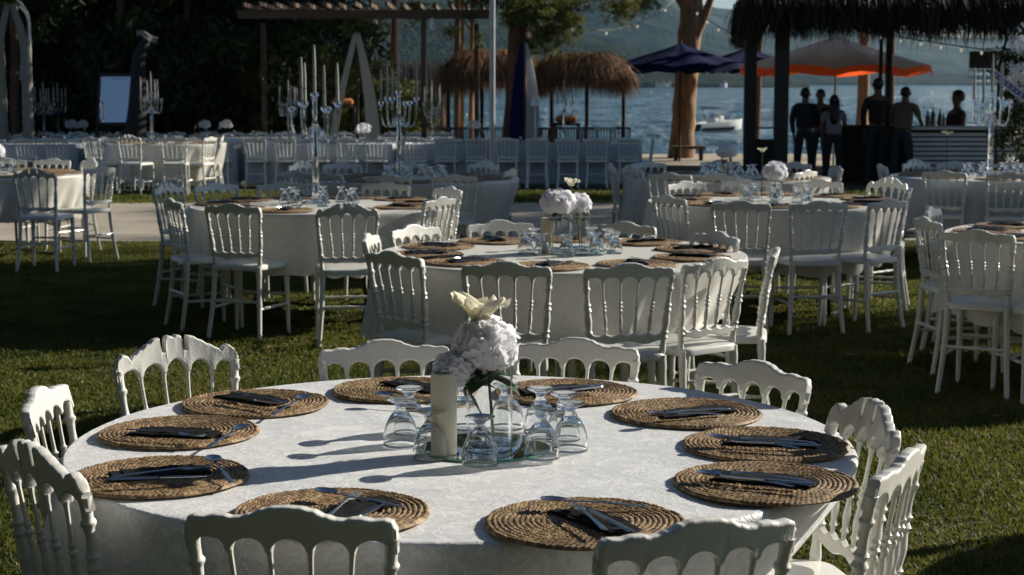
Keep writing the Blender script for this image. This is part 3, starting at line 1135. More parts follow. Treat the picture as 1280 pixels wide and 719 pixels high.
def hydrangea_bloom(seed, n=150, R=.062, squash=.8, petal=.024):
    r = random.Random(seed)
    b = MB()
    for i in range(n):
        z = 1 - 1.55 * (i + .5) / n
        a = i * 2.39996
        q = math.sqrt(max(0, 1 - z * z))
        nrm = Vector((q * math.cos(a), q * math.sin(a), z)).normalized()
        rad = R * r.uniform(.84, 1.12)
        c = Vector((nrm.x * rad, nrm.y * rad, nrm.z * rad * squash))
        nn = (nrm + Vector((r.uniform(-.35, .35), r.uniform(-.35, .35), r.uniform(-.35, .35)))).normalized()
        M = Matrix.Translation(c) @ nn.to_track_quat('Z', 'Y').to_matrix().to_4x4() @ Matrix.Rotation(r.uniform(0, 6), 4, 'Z')
        for k in range(4):
            s = petal * r.uniform(.8, 1.15)
            Mk = M @ Matrix.Rotation(k * PI / 2 + r.uniform(-.1, .1), 4, 'Z')
            w = s * .52
            lift = r.uniform(.05, .4)
            vs = [(0, 0, 0), (w * .8, s * .42, s * .12 * lift + .001), (w, s * .75, s * .3 * lift), (w * .45, s * 1.02, s * .45 * lift - .001), (0, s * .95, s * .36 * lift),
                  (-w * .45, s * 1.03, s * .45 * lift), (-w, s * .75, s * .3 * lift), (-w * .8, s * .42, s * .12 * lift + .001), (0, s * .5, s * .02)]
            b.add(vs, [(0, 1, 8), (1, 2, 8), (2, 3, 4), (2, 4, 8), (4, 5, 6), (4, 6, 8), (6, 7, 8), (7, 0, 8)], Mk)
    return b


def leaf_blade(b, base, d, L, w, droop=.3):
    d = Vector(d).normalized(); side = d.cross(Vector((0, 0, 1))).normalized()
    up = side.cross(d)
    n = 8; vs, fs = [], []
    for i in range(n + 1):
        t = i / n
        ww = w * math.sin(PI * min(1, t * .97 + .03)) ** .8
        c = Vector(base) + d * L * t - Vector((0, 0, 1)) * droop * L * t * t
        vs += [c - side * ww + up * ww * .25, c, c + side * ww + up * ww * .25]
    for i in range(n):
        a = i * 3
        fs += [(a, a + 1, a + 4, a + 3), (a + 1, a + 2, a + 5, a + 4)]
    b.add(vs, fs)


def hydrangea(p, label, seed, lean=(0, 0), h=.27, R=.062, leaves=3, n=150, squash=.8):
    t = thing("hydrangea", label, "flower", p, 0, "flowers in the table vases")
    top = Vector((lean[0], lean[1], h))
    s = MB(); s.tube([(0.01, 0, .014), (lean[0] * .2 + .006, lean[1] * .2, h * .45), (lean[0] * .6, lean[1] * .6, h * .8), top], [.0025, .0025, .003, .003], 6)
    s.build("stem", M_green, t)
    bl = hydrangea_bloom(seed, n, R, squash).build("bloom", M_petal, t, smooth=True, sharp=0); bl.location = top
    for k in range(leaves):
        a = seed * 1.3 + k * 2.2
        l = MB(); leaf_blade(l, (lean[0] * .5, lean[1] * .5, h * (.74 - .06 * (k % 3))), (math.cos(a), math.sin(a), .5 - .5 * (k % 2)), .075, .032, .5)
        l.build("leaf", M_leafg, t)
    return t


def lily(p, label, h=.36, lean=(0, 0), seed=1, s=1.0):
    """large cream bloom with wavy, flaring petals"""
    t = thing("cream_lily", label, "flower", p, 0, "flowers in the table vases")
    st = MB(); st.tube([(0, 0, .014), (lean[0] * .3, lean[1] * .3, h * .5), (lean[0], lean[1], h)], [.003, .003, .004], 6)
    st.build("stem", M_green, t)
    r = random.Random(seed)
    for k in range(6):
        a0 = k * PI / 3 + r.uniform(-.2, .2)
        L = s * r.uniform(.050, .070); w = s * .030
        flare = r.uniform(.6, 1.2)
        def fn(u, v, a0=a0, L=L, w=w, flare=flare, k=k):
            x = (2 * u - 1)
            rad = .008 + L * (v ** 1.1) * .80 * flare
            z = L * (v ** .7) * (.95 - .38 * v * flare) + .009 * math.sin(x * 5 + k * 1.7) * v * s
            ww = w * math.sin(PI * (0.12 + .78 * v)) ** .7
            tx = x * ww
            rr = rad - .35 * abs(x) ** 2 * ww * (1 - v)
            ca, sa = math.cos(a0), math.sin(a0)
            rr += .004 * math.sin(x * 6 + v * 4 + k) * v
            return (rr * ca - tx * sa, rr * sa + tx * ca, z)
        pm = MB(); pm.grid(fn, 9, 10)
        o = pm.build("petal", M_cream, t, sharp=0); o.location = (lean[0], lean[1], h)
    return t


# ------------------------------------------------------------------ trees
def crown_mesh(seed, n_cl=90, per=90, rx=2.2, rz=1.8, cl=.45, leaf=.07, mat=None, name="crown", droop=0.0):
    r = np.random.default_rng(seed)
    # cluster centres in an uneven ellipsoid
    d = r.normal(size=(n_cl, 3)); d /= np.linalg.norm(d, axis=1)[:, None]
    rad = r.random(n_cl) ** 0.45
    lob = 1 + .25 * np.sin(3 * np.arctan2(d[:, 1], d[:, 0]) + seed) + .15 * np.sin(5 * d[:, 2] + seed)
    C = d * (rad * lob)[:, None] * np.array([rx, rx, rz])
    n = n_cl * per
    dd = r.normal(size=(n, 3)); dd /= np.linalg.norm(dd, axis=1)[:, None]
    q = dd * (r.random(n) ** .5)[:, None] * cl * np.array([1, 1, .75 + droop])
    pos = np.repeat(C, per, 0) + q * np.repeat(.6 + .8 * r.random(n_cl), per)[:, None]
    s = leaf * (.6 + .8 * r.random(n))
    ax = r.normal(size=(n, 3)); ax[:, 2] -= droop * 1.5; ax /= np.linalg.norm(ax, axis=1)[:, None]
    bx = np.cross(ax, r.normal(size=(n, 3))); bx /= np.linalg.norm(bx, axis=1)[:, None]
    a = pos - ax * s[:, None]; c = pos + ax * s[:, None]
    b1 = pos + bx * (s * .38)[:, None]; b2 = pos - bx * (s * .38)[:, None]
    V = np.stack([a, b1, c, b2], 1).reshape(-1, 3)
    F = np.arange(4 * n).reshape(-1, 4)
    return np_mesh(name, V, F, mat)


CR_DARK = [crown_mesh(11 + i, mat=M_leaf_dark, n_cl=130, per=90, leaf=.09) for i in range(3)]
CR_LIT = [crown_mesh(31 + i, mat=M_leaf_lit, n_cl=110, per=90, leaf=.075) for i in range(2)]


def trunk_mb(h, r0, r1, bend=(0, 0), seed=0, limbs=4, n=12):
    rr = random.Random(seed)
    b = MB()
    m = 22
    pts = []; rad = []
    for i in range(m):
        t = i / (m - 1)
        pts.append((bend[0] * t * t + .06 * r0 * 4 * math.sin(t * 5 + seed), bend[1] * t * t + .05 * math.sin(t * 4 + seed * 2), h * t))
        flare = .35 * r0 * math.exp(-t * 14)
        rad.append(r0 + (r1 - r0) * t + flare + r0 * .05 * math.sin(t * 23 + seed))
    b.tube(pts, rad, n)
    for k in range(limbs):
        t = rr.uniform(.55, .95); a = rr.uniform(0, 6.28)
        p = Vector(pts[int(t * (m - 1))])
        d = Vector((math.cos(a), math.sin(a), rr.uniform(.5, 1.1)))
        L = h * rr.uniform(.25, .42)
        b.tube([p, p + d * L * .35, p + d * L * .7 + Vector((0, 0, .1)), p + d * L + Vector((0, 0, .25))], [r1 * .7, r1 * .5, r1 * .35, r1 * .15], 7)
    return b


def tree(x, y, h, label, crown=0, sc=1.0, szz=1.0, lit=False, bark=None, r0=.16, seed=0, group="trees round the lawn", name="tree", cz=None):
    z = ground_z(x, y)
    t = thing(name, label, "tree", (x, y, z), 0, group)
    trunk_mb(h, r0, r0 * .55, (random.uniform(-.4, .4), 0), seed).build("trunk", bark or M_bark_dark, t)
    src = (CR_LIT if lit else CR_DARK)
    c = link("crown", src[crown % len(src)], t)
    c.location = (0, 0, cz if cz is not None else h)
    c.scale = (sc, sc, sc * szz)
    c.rotation_euler = (0, 0, seed * 1.7)
    return t


# ------------------------------------------------------------------ tables T1..T10
T1 = (X(577, 3.93, .766), 3.93)
T2 = (0.24, 8.36)
T3 = (-1.30, 11.75)
T4 = (1.86, 12.1)
T5 = (3.30, 9.40)
T6 = (-4.80, 15.8)
T7 = (-0.84, 15.0)
T8 = (1.90, 15.2)
T9 = (4.30, 15.4)
T10 = (-5.25, 26.2)
T0 = (3.60, 5.80)

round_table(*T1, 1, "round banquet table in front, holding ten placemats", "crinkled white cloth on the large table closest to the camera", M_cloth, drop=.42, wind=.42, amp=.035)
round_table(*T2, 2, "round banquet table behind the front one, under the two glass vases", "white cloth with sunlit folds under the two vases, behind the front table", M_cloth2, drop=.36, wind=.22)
round_table(*T3, 3, "round banquet table carrying the tall candelabra near the front", "white cloth under the tall candelabra, hanging in loose swags", M_cloth2, drop=.37)
round_table(*T4, 4, "round banquet table in front of the bar hut, with white flowers", "white cloth on the flower table in front of the bar hut", M_cloth2, drop=.38)
round_table(*T5, 5, "round banquet table cut by the frame edge on the bar side", "white cloth cut by the frame edge on the bar side", M_cloth2, drop=.42)
round_table(*T6, 6, "round banquet table cut by the frame edge on the mirror side", "white cloth with hanging pleats cut by the frame edge on the mirror side", M_cloth2, drop=.40, amp=.06)
round_table(*T7, 7, "shaded round banquet table behind the candelabra table", "shaded grey white cloth behind the candelabra table", M_cloth2, drop=.45, amp=.04)
round_table(*T8, 8, "round banquet table before the sandy path and the big trunk", "white cloth on the table before the big trunk", M_cloth2, drop=.42)
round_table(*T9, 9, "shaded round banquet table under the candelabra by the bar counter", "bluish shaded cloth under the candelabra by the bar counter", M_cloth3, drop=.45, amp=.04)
round_table(*T10, 10, "round banquet table beyond the sandy path, below the standing mirror", "cream cloth with sunlit corner beyond the sandy path", M_cloth2, drop=.48, amp=.06)
round_table(*T0, 11, "round banquet table outside the frame beside the front one", "white cloth on the table outside the frame beside the front one", M_cloth2, drop=.42)

G1 = "white chairs round the front table"
# front table: px and py are the crest top in the photo; distance from the crest height
def crest_at(px, d): return (X(px, d, .86), d)
cx = [  # px, distance, facing, kind, label
    (480, 4.90, 282, 'plain', "white plain-topped chair across the front table, behind the goblets and candle"),
    (720, 4.93, 254, 'plain', "white plain-topped chair across the front table, just behind the vase on the bar side"),
    (945, 4.52, 222, 'plain', "white plain-topped chair at the front table with dark grass behind it"),
    (216, 4.80, 308, 'scroll', "white scroll-topped chair standing off the front table on sunlit grass"),
    (50, 4.12, 1, 'plain', "white chair seen nearly edge-on at the mirror side of the front table"),
    (38, 3.36, 40, 'scroll', "white scroll-topped chair close to the camera, cut by the frame edge"),
    (360, 2.94, 84, 'plain', "white plain-topped chair backed to the camera, below the crossed fork setting"),
    (878, 2.86, 112, 'plain', "white plain-topped chair backed to the camera, cut by the bottom edge"),
    (1134, 3.40, 153, 'plain', "white chair seen edge-on in front of the sunlit grass, bar side of the front table"),
    (1086, 3.82, 190, 'scroll', "white scroll-topped chair at the bar side of the front table, before sunlit grass")]
for px, d, fa, kd, lb in cx:
    x, y = crest_at(px, d)
    chair(x, y, fa, lb, G1, kd)

G2 = "white chairs round the two-vase table"
for px, d, fa, kd, lb in [
    (489, 7.55, 44, 'plain', "white chair backed to the camera, first of the two-vase table from the mirror side"),
    (632, 7.10, 80, 'plain', "white chair backed to the camera, straight behind the white hydrangea"),
    (787, 7.05, 97, 'plain', "white chair backed to the camera, behind the vase-side goblets of the front table"),
    (899, 7.25, 128, 'plain', "white chair with sunlit cloth folds seen through its back at the two-vase table"),
    (968, 7.72, 172, 'plain', "white chair seen edge-on with its lit seat beside the two-vase table"),
    (897, 8.55, 210, 'plain', "white chair facing the camera over the two-vase table, bar side"),
    (780, 9.15, 245, 'plain', "white chair top behind the glasses of the two-vase table"),
    (624, 9.28, 290, 'plain', "white chair top facing the camera between vases and candelabra table"),
    (515, 8.95, 322, 'plain', "white chair facing the camera at the mirror side of the two-vase table"),
    (461, 8.45, 355, 'plain', "white chair edge-on at the mirror end of the two-vase table")]:
    x, y = crest_at(px, d); chair(x, y, fa, lb, G2, kd)

G3 = "white chairs round the candelabra table"
for px, d, fa, kd, lb in [
    (213, 11.05, 28, 'plain', "white chair side-on at the mirror end of the candelabra table"),
    (289, 10.55, 72, 'plain', "white chair backed to the camera at the candelabra table, mirror side"),
    (434, 10.28, 97, 'scroll', "white scroll-topped chair pulled back from the candelabra table, its feet on dark lawn"),
    (552, 11.2, 150, 'plain', "white chair with bright lit spindles at the bar end of the candelabra table"),
    (563, 12.3, 212, 'plain', "white chair behind the lit one at the bar end of the candelabra table"),
    (483, 12.9, 255, 'plain', "white chair facing the camera over the candelabra table, bar side of the candelabra"),
    (352, 12.9, 283, 'plain', "white chair facing the camera over the candelabra table, mirror side of the candelabra"),
    (269, 12.8, 312, 'plain', "white chair facing the camera before the sandy path at the candelabra table"),
    (207, 12.4, 338, 'scroll', "white chair half hidden behind another at the mirror end of the candelabra table")]:
    x, y = crest_at(px, d); chair(x, y, fa, lb, G3, kd)

G4 = "white chairs round the flower table by the bar"
for px, d, fa, kd, lb in [
    (834, 11.4, 30, 'plain', "white chair in shade at the trunk end of the flower table"),
    (926, 10.85, 78, 'plain', "white chair backed to the camera at the flower table, under the flowers"),
    (1024, 10.8, 98, 'plain', "white chair backed to the camera at the flower table, all four feet on dark lawn"),
    (1112, 11.0, 130, 'plain', "white chair turned partly aside at the bar end of the flower table"),
    (1138, 12.1, 165, 'plain', "white chair edge-on behind its neighbour at the bar end of the flower table"),
    (1112, 13.0, 218, 'scroll', "white scroll-topped chair facing the camera at the bar end of the flower table"),
    (1023, 13.2, 255, 'plain', "white chair facing the camera behind the flower table, bar side of the flowers"),
    (930, 13.3, 275, 'plain', "white chair facing the camera behind the flowers of the flower table"),
    (856, 13.0, 305, 'plain', "white chair facing the camera at the trunk end of the flower table")]:
    x, y = crest_at(px, d); chair(x, y, fa, lb, G4, kd)

G5 = "white chairs round the table at the bar-side frame edge"
for px, d, fa, kd, lb in [
    (1221, 8.65, 60, 'plain', "white chair backed to the camera at the cut-off table on the bar side"),
    (1156, 9.5, 8, 'plain', "white chair edge-on beside the cut-off table on the bar side"),
    (1164, 10.3, 335, 'plain', "white chair facing the camera at the corner of the cut-off table, bar side"),
    (1330, 8.45, 95, 'plain', "white chair outside the frame at the cut-off table, back to camera"),
    (1330, 10.4, 285, 'plain', "white chair outside the frame at the far side of the cut-off table")]:
    x, y = crest_at(px, d); chair(x, y, fa, lb, G5, kd)

G6 = "white chairs round the table at the mirror-side frame edge"
for px, d, fa, kd, lb in [
    (42, 14.45, 84, 'scroll', "white scroll-topped chair backed to the camera at the mirror-side frame edge"),
    (127, 15.3, 150, 'plain', "white chair side-on between hanging cloth pleats and sandy path"),
    (114, 16.5, 215, 'scroll', "small chair end just behind the side-on chair at the pleated cloth"),
    (66, 16.95, 262, 'plain', "white chair facing the camera over the pleated-cloth table"),
    (8, 16.95, 285, 'plain', "white chair facing the camera, cut by the mirror-side frame edge")]:
    x, y = crest_at(px, d); chair(x, y, fa, lb, G6, kd)

G7 = "white chairs round the shaded middle table"
for px, d, fa, kd, lb in [
    (370, 14.6, 50, 'plain', "dim white chair at the mirror end of the shaded middle table"),
    (402, 14.3, 65, 'plain', "dim white chair behind the candelabra stem"),
    (485, 13.95, 80, 'plain', "dim white chair backed to the camera at the shaded middle table"),
    (568, 13.95, 98, 'plain', "dim white chair backed to the camera, bar side of the shaded middle table"),
    (640, 14.9, 165, 'plain', "white chair with lit edge at the bar end of the shaded middle table"),
    (606, 16.0, 228, 'scroll', "pale scroll-topped chair facing the camera beyond the shaded middle table"),
    (510, 16.3, 265, 'plain', "pale chair facing the camera beyond the shaded middle table, centre"),
    (427, 16.1, 292, 'plain', "pale chair facing the camera beyond the shaded middle table, candelabra side"),
    (378, 15.9, 320, 'scroll', "pale chair partly hidden at the mirror end of the shaded middle table")]:
    x, y = crest_at(px, d); chair(x, y, fa, lb, G7, kd)

G8 = "white chairs round the table before the big trunk"
for px, d, fa, kd, lb in [
    (763, 15.4, 5, 'scroll', "scroll-topped chair with a sunlit edge, standing alone before the path"),
    (788, 15.0, 25, 'scroll', "chair just behind the sunlit-edged chair at the big-trunk table"),
    (836, 14.2, 72, 'plain', "shaded chair backed to the camera at the big-trunk table, trunk side"),
    (897, 14.1, 92, 'plain', "shaded chair backed to the camera at the big-trunk table, centre"),
    (1008, 14.7, 140, 'plain', "shaded chair at the bar end of the big-trunk table"),
    (1047, 15.4, 185, 'plain', "white chair side-on at the bar end of the big-trunk table"),
    (993, 16.2, 232, 'plain', "white chair facing the camera at the bar end of the big-trunk table"),
    (900, 16.6, 268, 'plain', "white chair facing the camera straight below the moored boat"),
    (809, 16.3, 298, 'plain', "white chair facing the camera below the big trunk")]:
    x, y = crest_at(px, d); chair(x, y, fa, lb, G8, kd)

G9 = "white chairs round the shaded table by the bar counter"
for px, d, fa, kd, lb in [
    (1101, 15.8, 0, 'plain', "chair edge-on below the standing people at the bar"),
    (1144, 16.2, 305, 'scroll', "chair facing the camera below the bar counter, people side"),
    (1194, 16.3, 275, 'plain', "chair facing the camera in the middle of the bar counter table"),
    (1265, 16.1, 248, 'plain', "chair facing the camera below the white flower stand"),
    (1180, 14.6, 60, 'plain', "dark shaded chair backed to the camera at the bar counter table"),
    (1262, 14.4, 88, 'plain', "dark shaded chair backed to the camera before the candelabra by the bar")]:
    x, y = crest_at(px, d); chair(x, y, fa, lb, G9, kd)

G10 = "white chairs round the table beyond the path"
for px, d, fa, kd, lb in [
    (112, 25.2, 55, 'plain', "small lit chair beyond the path, mirror end of its table"),
    (160, 24.8, 75, 'scroll', "small lit scroll-topped chair beyond the path, straight below the mirror"),
    (217, 24.7, 98, 'plain', "small lit chair beyond the path, under the far candelabra"),
    (264, 25.4, 160, 'plain', "brightest edge-on chair beyond the path"),
    (278, 26.2, 185, 'scroll', "small chair at the bar end of the table beyond the path"),
    (240, 27.2, 240, 'plain', "small chair facing the camera beyond the path"),
    (190, 27.4, 265, 'plain', "small chair facing the camera behind the far candelabra table"),
    (130, 27.2, 300, 'plain', "small chair facing the camera at the mirror end beyond the path")]:
    x, y = crest_at(px, d); chair(x, y, fa, lb, G10, kd)

for q_, (tx_, ty_, lb_) in enumerate(((5.7, 10.1, "beyond the bar-side cut-off table"), (6.4, 13.2, "toward the bar, one row back"))):
    round_table(tx_, ty_, 20 + q_, "round table outside the frame " + lb_, "white cloth on the table outside the frame " + lb_)
    for k in range(6):
        a = k * PI / 3 + .3 + q_
        chair(tx_ + 1.0 * math.cos(a), ty_ + 1.0 * math.sin(a), math.degrees(a) + 180, "white chair at the table outside the frame " + lb_, "white chairs at the table " + lb_)
G0 = "white chairs round the table outside the frame"
for k in range(7):
    a = k * 2 * PI / 7 + .4
    chair(T0[0] + .95 * math.cos(a), T0[1] + .95 * math.sin(a), math.degrees(a) + 180, "white chair at the table outside the frame beside the front one", G0, 'plain' if k % 2 else 'scroll')

# ---- front table settings
GM = "woven placemats on the tables"
mats1 = [(319, 506, "straw placemat with a knife across and a spoon, before the scroll-topped chair"),
         (224, 542, "straw placemat with black napkin and tilted spoon, second from the scroll-topped chair"),
         (199, 598, "straw placemat at the mirror-side rim, spoon bowl lying over its edge"),
         (414, 643, "straw placemat behind the front chair's back, fork crossing the knife"),
         (731, 656, "straw placemat at the front with fork and knife on a black napkin"),
         (957, 606, "straw placemat at the bar-side rim in front, cutlery bundled towards the rim"),
         (957, 558, "dark shaded straw placemat between the two others on the bar side"),
         (858, 518, "straw placemat beyond the goblets on the bar side, thin bundle across it"),
         (708, 492, "straw placemat just behind the goblets of the vase"),
         (503, 489, "straw placemat just behind the candle")]
for px, py, lb in mats1:
    placemat(P(px, py, Z_T + .004), lb, GM)

S = "front placemat with crossed fork"
cut = [
    # mat 1
    ('napkin', (278, 494), (352, 506), "black folded napkin before the scroll-topped chair", 0, ),
    ('knife', (352, 507), (277, 495), "knife lying over the napkin before the scroll-topped chair", .012),
    ('spoon', (384, 499), (334, 519), "spoon with raised bowl before the scroll-topped chair", .003),
    ('fork', (296, 492), (350, 503), "fork half hidden in the napkin before the scroll-topped chair", .011),
    # mat 2
    ('napkin', (176, 541), (262, 545), "black folded napkin beside the tilted spoon, second mat from the scroll-topped chair", 0),
    ('fork', (255, 546), (180, 540), "fork on the second mat from the scroll-topped chair", .012),
    ('spoon', (306, 536), (257, 559), "spoon pointing to the table centre on the second mat from the scroll-topped chair", .003),
    # mat 3
    ('napkin', (145, 598), (250, 589), "black folded napkin on the mirror-side rim mat", 0),
    ('knife', (258, 596), (147, 601), "knife along the lower edge of the mirror-side rim mat", .012),
    ('fork', (262, 585), (143, 596), "fork along the napkin on the mirror-side rim mat", .013),
    ('spoon', (264, 576), (293, 604), "spoon lying bowl up over the edge of the mirror-side rim mat", .004),
    # mat 4
    ('napkin', (408, 648), (470, 632), "black folded napkin on the mat behind the front chair", 0),
    ('fork', (447, 617), (403, 652), "fork with tines up on the mat behind the front chair", .012),
    ('spoon', (395, 617), (510, 633), "spoon across the top of the mat behind the front chair", .003),
    ('knife', (478, 632), (436, 654), "knife beside the fork on the mat behind the front chair", .012),
    # mat 5
    ('napkin', (712, 640), (775, 664), "black folded napkin on the front mat with fork and knife", 0),
    ('fork', (716, 630), (766, 671), "fork with tines up on the front mat", .013),
    ('knife', (735, 637), (790, 667), "knife beside the fork on the front mat", .012),
    ('spoon', (676, 629), (788, 631), "spoon lying along the top of the front mat", .003),
    # mat 6
    ('napkin', (905, 597), (1008, 606), "black folded napkin on the bar-side rim mat in front", 0),
    ('fork', (893, 590), (1010, 602), "fork on the napkin of the bar-side rim mat in front", .012),
    ('knife', (900, 596), (1013, 607), "knife on the napkin of the bar-side rim mat in front", .012),
    ('spoon', (872, 595), (960, 603), "dark spoon under the bundle of the bar-side rim mat in front", .003),
    # mat 7
    ('napkin', (920, 553), (1008, 556), "black folded napkin on the shaded bar-side mat", 0),
    ('fork', (905, 549), (1008, 553), "fork on the shaded bar-side mat", .012),
    ('knife', (915, 553), (1010, 558), "knife on the shaded bar-side mat", .012),
    ('spoon', (886, 551), (960, 555), "dark spoon on the shaded bar-side mat", .003),
    # mat 8
    ('napkin', (835, 520), (903, 514), "black folded napkin on the mat beyond the goblets, bar side", 0),
    ('fork', (822, 519), (900, 512), "fork on the mat beyond the goblets, bar side", .012),
    ('spoon', (812, 523), (880, 517), "dark spoon on the mat beyond the goblets, bar side", .003),
    # mat 9
    ('napkin', (672, 491), (715, 487), "black folded napkin on the mat just behind the goblets", 0),
    ('fork', (668, 489), (716, 485), "fork on the mat just behind the goblets", .012),
    ('knife', (678, 494), (716, 489), "knife on the mat just behind the goblets", .012),
    # mat 10
    ('napkin', (500, 481), (536, 488), "black folded napkin on the mat behind the candle", 0),
    ('fork', (500, 479), (534, 485), "fork on the mat behind the candle", .012),
    ('spoon', (468, 497), (520, 500), "spoon along the front edge of the mat behind the candle", .003)]
for c in cut:
    piece(*c, tilt=random.uniform(-.02, .02), sc=.86 if c[0] != 'napkin' else 1.0)

# ---- centre of the front table
tray_c = P(606, 562, Z_T)
t = thing("mirror_tray", "round mirror under the vase and candle, with a green glass edge", "tray", (tray_c.x, tray_c.y, Z_T + .0025), 0)
b = MB(); b.lathe([(.0001, .0055), (.148, .0055)], 56); b.build("mirror_face", M_mirror, t, smooth=False)
b = MB(); b.lathe([(.0001, 0), (.1495, 0), (.151, .001), (.151, .0045), (.1495, .0053), (.1482, .0053)], 56); b.build("glass_edge", M_mirror_edge, t)
ZTR = Z_T + .0085
vp = P(612, 560, ZTR)
tag(link("glass_vase", vase_mesh(.052, .20), None, vp), "clear cylinder vase of stems and leaves on the round mirror", "vase", "glass vases on the tables")
cp = P(555, 567, ZTR)
candle_thing(cp, .029, .182, "tall cream pillar candle on the round mirror beside the vase")
hydrangea(vp, "large white hydrangea head in the front vase", 3, lean=(-.008, -.005), h=.232, R=.060, leaves=9, n=190, squash=.95)
h2 = hydrangea(vp + Vector((-.012, -.012, 0)), "smaller white hydrangea spilling down over the front candle", 5, lean=(-.066, -.02), h=.185, R=.036, leaves=1, n=90)
lily(vp + Vector((.008, .01, 0)), "large cream ruffled bloom on top of the front bouquet", h=.288, lean=(-.030, -.01), seed=4, s=1.35)
for k, (px, py, zz, lb) in enumerate([
    (600, 580, ZTR, "upturned glass in front of the vase on the mirror, nearest to the camera"),
    (539, 572, Z_T + .004, "upturned glass in front of the candle"),
    (501, 556, Z_T + .004, "upturned glass farthest from the vase on the candle side"),
    (512, 540, Z_T + .004, "upturned glass behind two others on the candle side"),
    (677, 572, ZTR, "upturned glass on the bar-side edge of the mirror"),
    (713, 562, Z_T + .004, "upturned glass farthest from the vase on the bar side"),
    (676, 541, Z_T + .004, "upturned glass behind two others on the bar side"),
    (580, 535, Z_T + .004, "upturned glass hidden between candle and vase"),
    (634, 535, Z_T + .004, "upturned glass seen through the vase"),
    (705, 548, Z_T + .004, "upturned glass close behind the outermost one on the bar side")]):
    goblet(P(px, py, zz), lb, GOBF if k == 0 else GOB, 1.0 if k else .98)


# ---- generic settings on the other tables
SECT = ["bar end", "bar end rear", "rear bar half", "rear mirror half", "mirror end rear", "mirror end", "mirror end front", "front mirror half", "front bar half", "bar end front"]


def settings(T, name, n=10, phase=0.2, r=.67, skip=(), tools=True):
    z = ground_z(*T) + Z_T + .004
    for k in range(n):
        if k in skip: continue
        a = phase + k * 2 * PI / n
        x, y = T[0] + r * math.cos(a), T[1] + r * math.sin(a)
        where = SECT[(k + round(phase / .628)) % 10]
        placemat((x, y, z), "straw placemat on the %s of %s" % (where, name), GM, far=True)
        if tools:
            o = link("napkin", NAPKIN, None, (x, y, z + .0105), a + random.uniform(-.4, .4) + PI / 2)
            tag(o, "black napkin bundle on the %s of %s" % (where, name), "napkin", "napkin pieces laid on the placemats")
            o = link("fork", FORK, None, (x, y, z + .0265), a + random.uniform(-.4, .4) + PI / 2)
            o.scale = (.84, .84, .84)
            tag(o, "fork on its napkin on the %s of %s" % (where, name), "fork", "forks laid on the placemats")
            o = link("spoon", SPOON, None, (x + .05 * math.cos(a + 1.5), y + .05 * math.sin(a + 1.5), z + .013), a + random.uniform(-.6, .6) - PI / 2)
            o.scale = (.84, .84, .84)
            tag(o, "spoon on the %s of %s" % (where, name), "spoon", "spoons laid on the placemats")


def glasses(T, name, n=8, r=.24, phase=0.0):
    z = ground_z(*T) + Z_T + .004
    for k in range(n):
        a = phase + k * 2 * PI / n + random.uniform(-.12, .12)
        rr = r * random.uniform(.85, 1.15)
        goblet((T[0] + rr * math.cos(a), T[1] + rr * math.sin(a), z), "upturned glass, %s of the cluster on %s" % (SECT[[0, 1, 2, 3, 5, 6, 7, 9][(k * 8 // n + int(phase > .4)) % 8]], name), GOBL)


settings(T2, "the two-vase table")
t2z = Z_T + .002
c2 = (X(716, T2[1]), T2[1])
t = copy_tree(bpy.data.objects["mirror_tray"]); t.location = (c2[0] - .02, c2[1], t2z + .002)
tag(t, "round mirror under the pair of vases on the second table", "tray")
for k, (px, dy, hh, lb) in enumerate(((703, -.02, .19, "clear vase with white hydrangea stems on the second table"), (725, .05, .19, "clear vase with green stems on the bar side of the second table"))):
    x = X(px, T2[1] + dy)
    tag(link("glass_vase", vase_mesh(.050, hh), None, (x, T2[1] + dy, t2z + .008)), lb, "vase", "glass vases on the tables")
vx = Vector((X(703, T2[1] - .02), T2[1] - .02, t2z + .008))
hydrangea(vx, "white hydrangea head over the candle-side vase of the second table", 8, lean=(-.02, 0), h=.235, R=.075, leaves=3, n=170)
vx2 = Vector((X(725, T2[1] + .05), T2[1] + .05, t2z + .008))
hydrangea(vx2, "smaller white hydrangea head over the bar-side vase of the second table", 9, lean=(-.01, 0), h=.225, R=.055, leaves=2, n=120)
lily(vx2, "small cream bloom standing above the second table's bouquet", h=.315, lean=(-.045, 0), seed=7, s=.8)
candle_thing((X(683, T2[1] + .03), T2[1] + .03, t2z + .008), .028, .16, "cream candle behind the hydrangea vase on the second table")
for px, dy, lb in ((657, -.05, "upturned glass farthest to the mirror side on the second table"), (678, -.12, "upturned glass beside the hydrangea vase on the second table"), (708, -.20, "upturned glass in front of the hydrangea vase on the second table"),
                   (745, -.12, "upturned glass beside the stem vase on the second table"), (760, .10, "upturned glass behind the others at the bar side of the second table"), (768, -.04, "upturned glass farthest to the bar side on the second table"),
                   (668, .15, "upturned glass at the back on the second table's mirror side"), (740, .2, "upturned glass behind the stem vase on the second table")):
    goblet((X(px, T2[1] + dy), T2[1] + dy, t2z), lb, GOB)

for T, nm in ((T3, "the candelabra table"), (T4, "the flower table"), (T5, "the bar-side cut-off table"), (T6, "the pleated-cloth table"), (T7, "the shaded middle table"), (T8, "the big-trunk table"), (T9, "the bar counter table"), (T10, "the table beyond the path")):
    settings(T, nm, tools=T in (T3, T4, T5), phase=random.uniform(0, 1))
    glasses(T, nm, 8 if T not in (T5,) else 4, phase=random.uniform(0, 1))

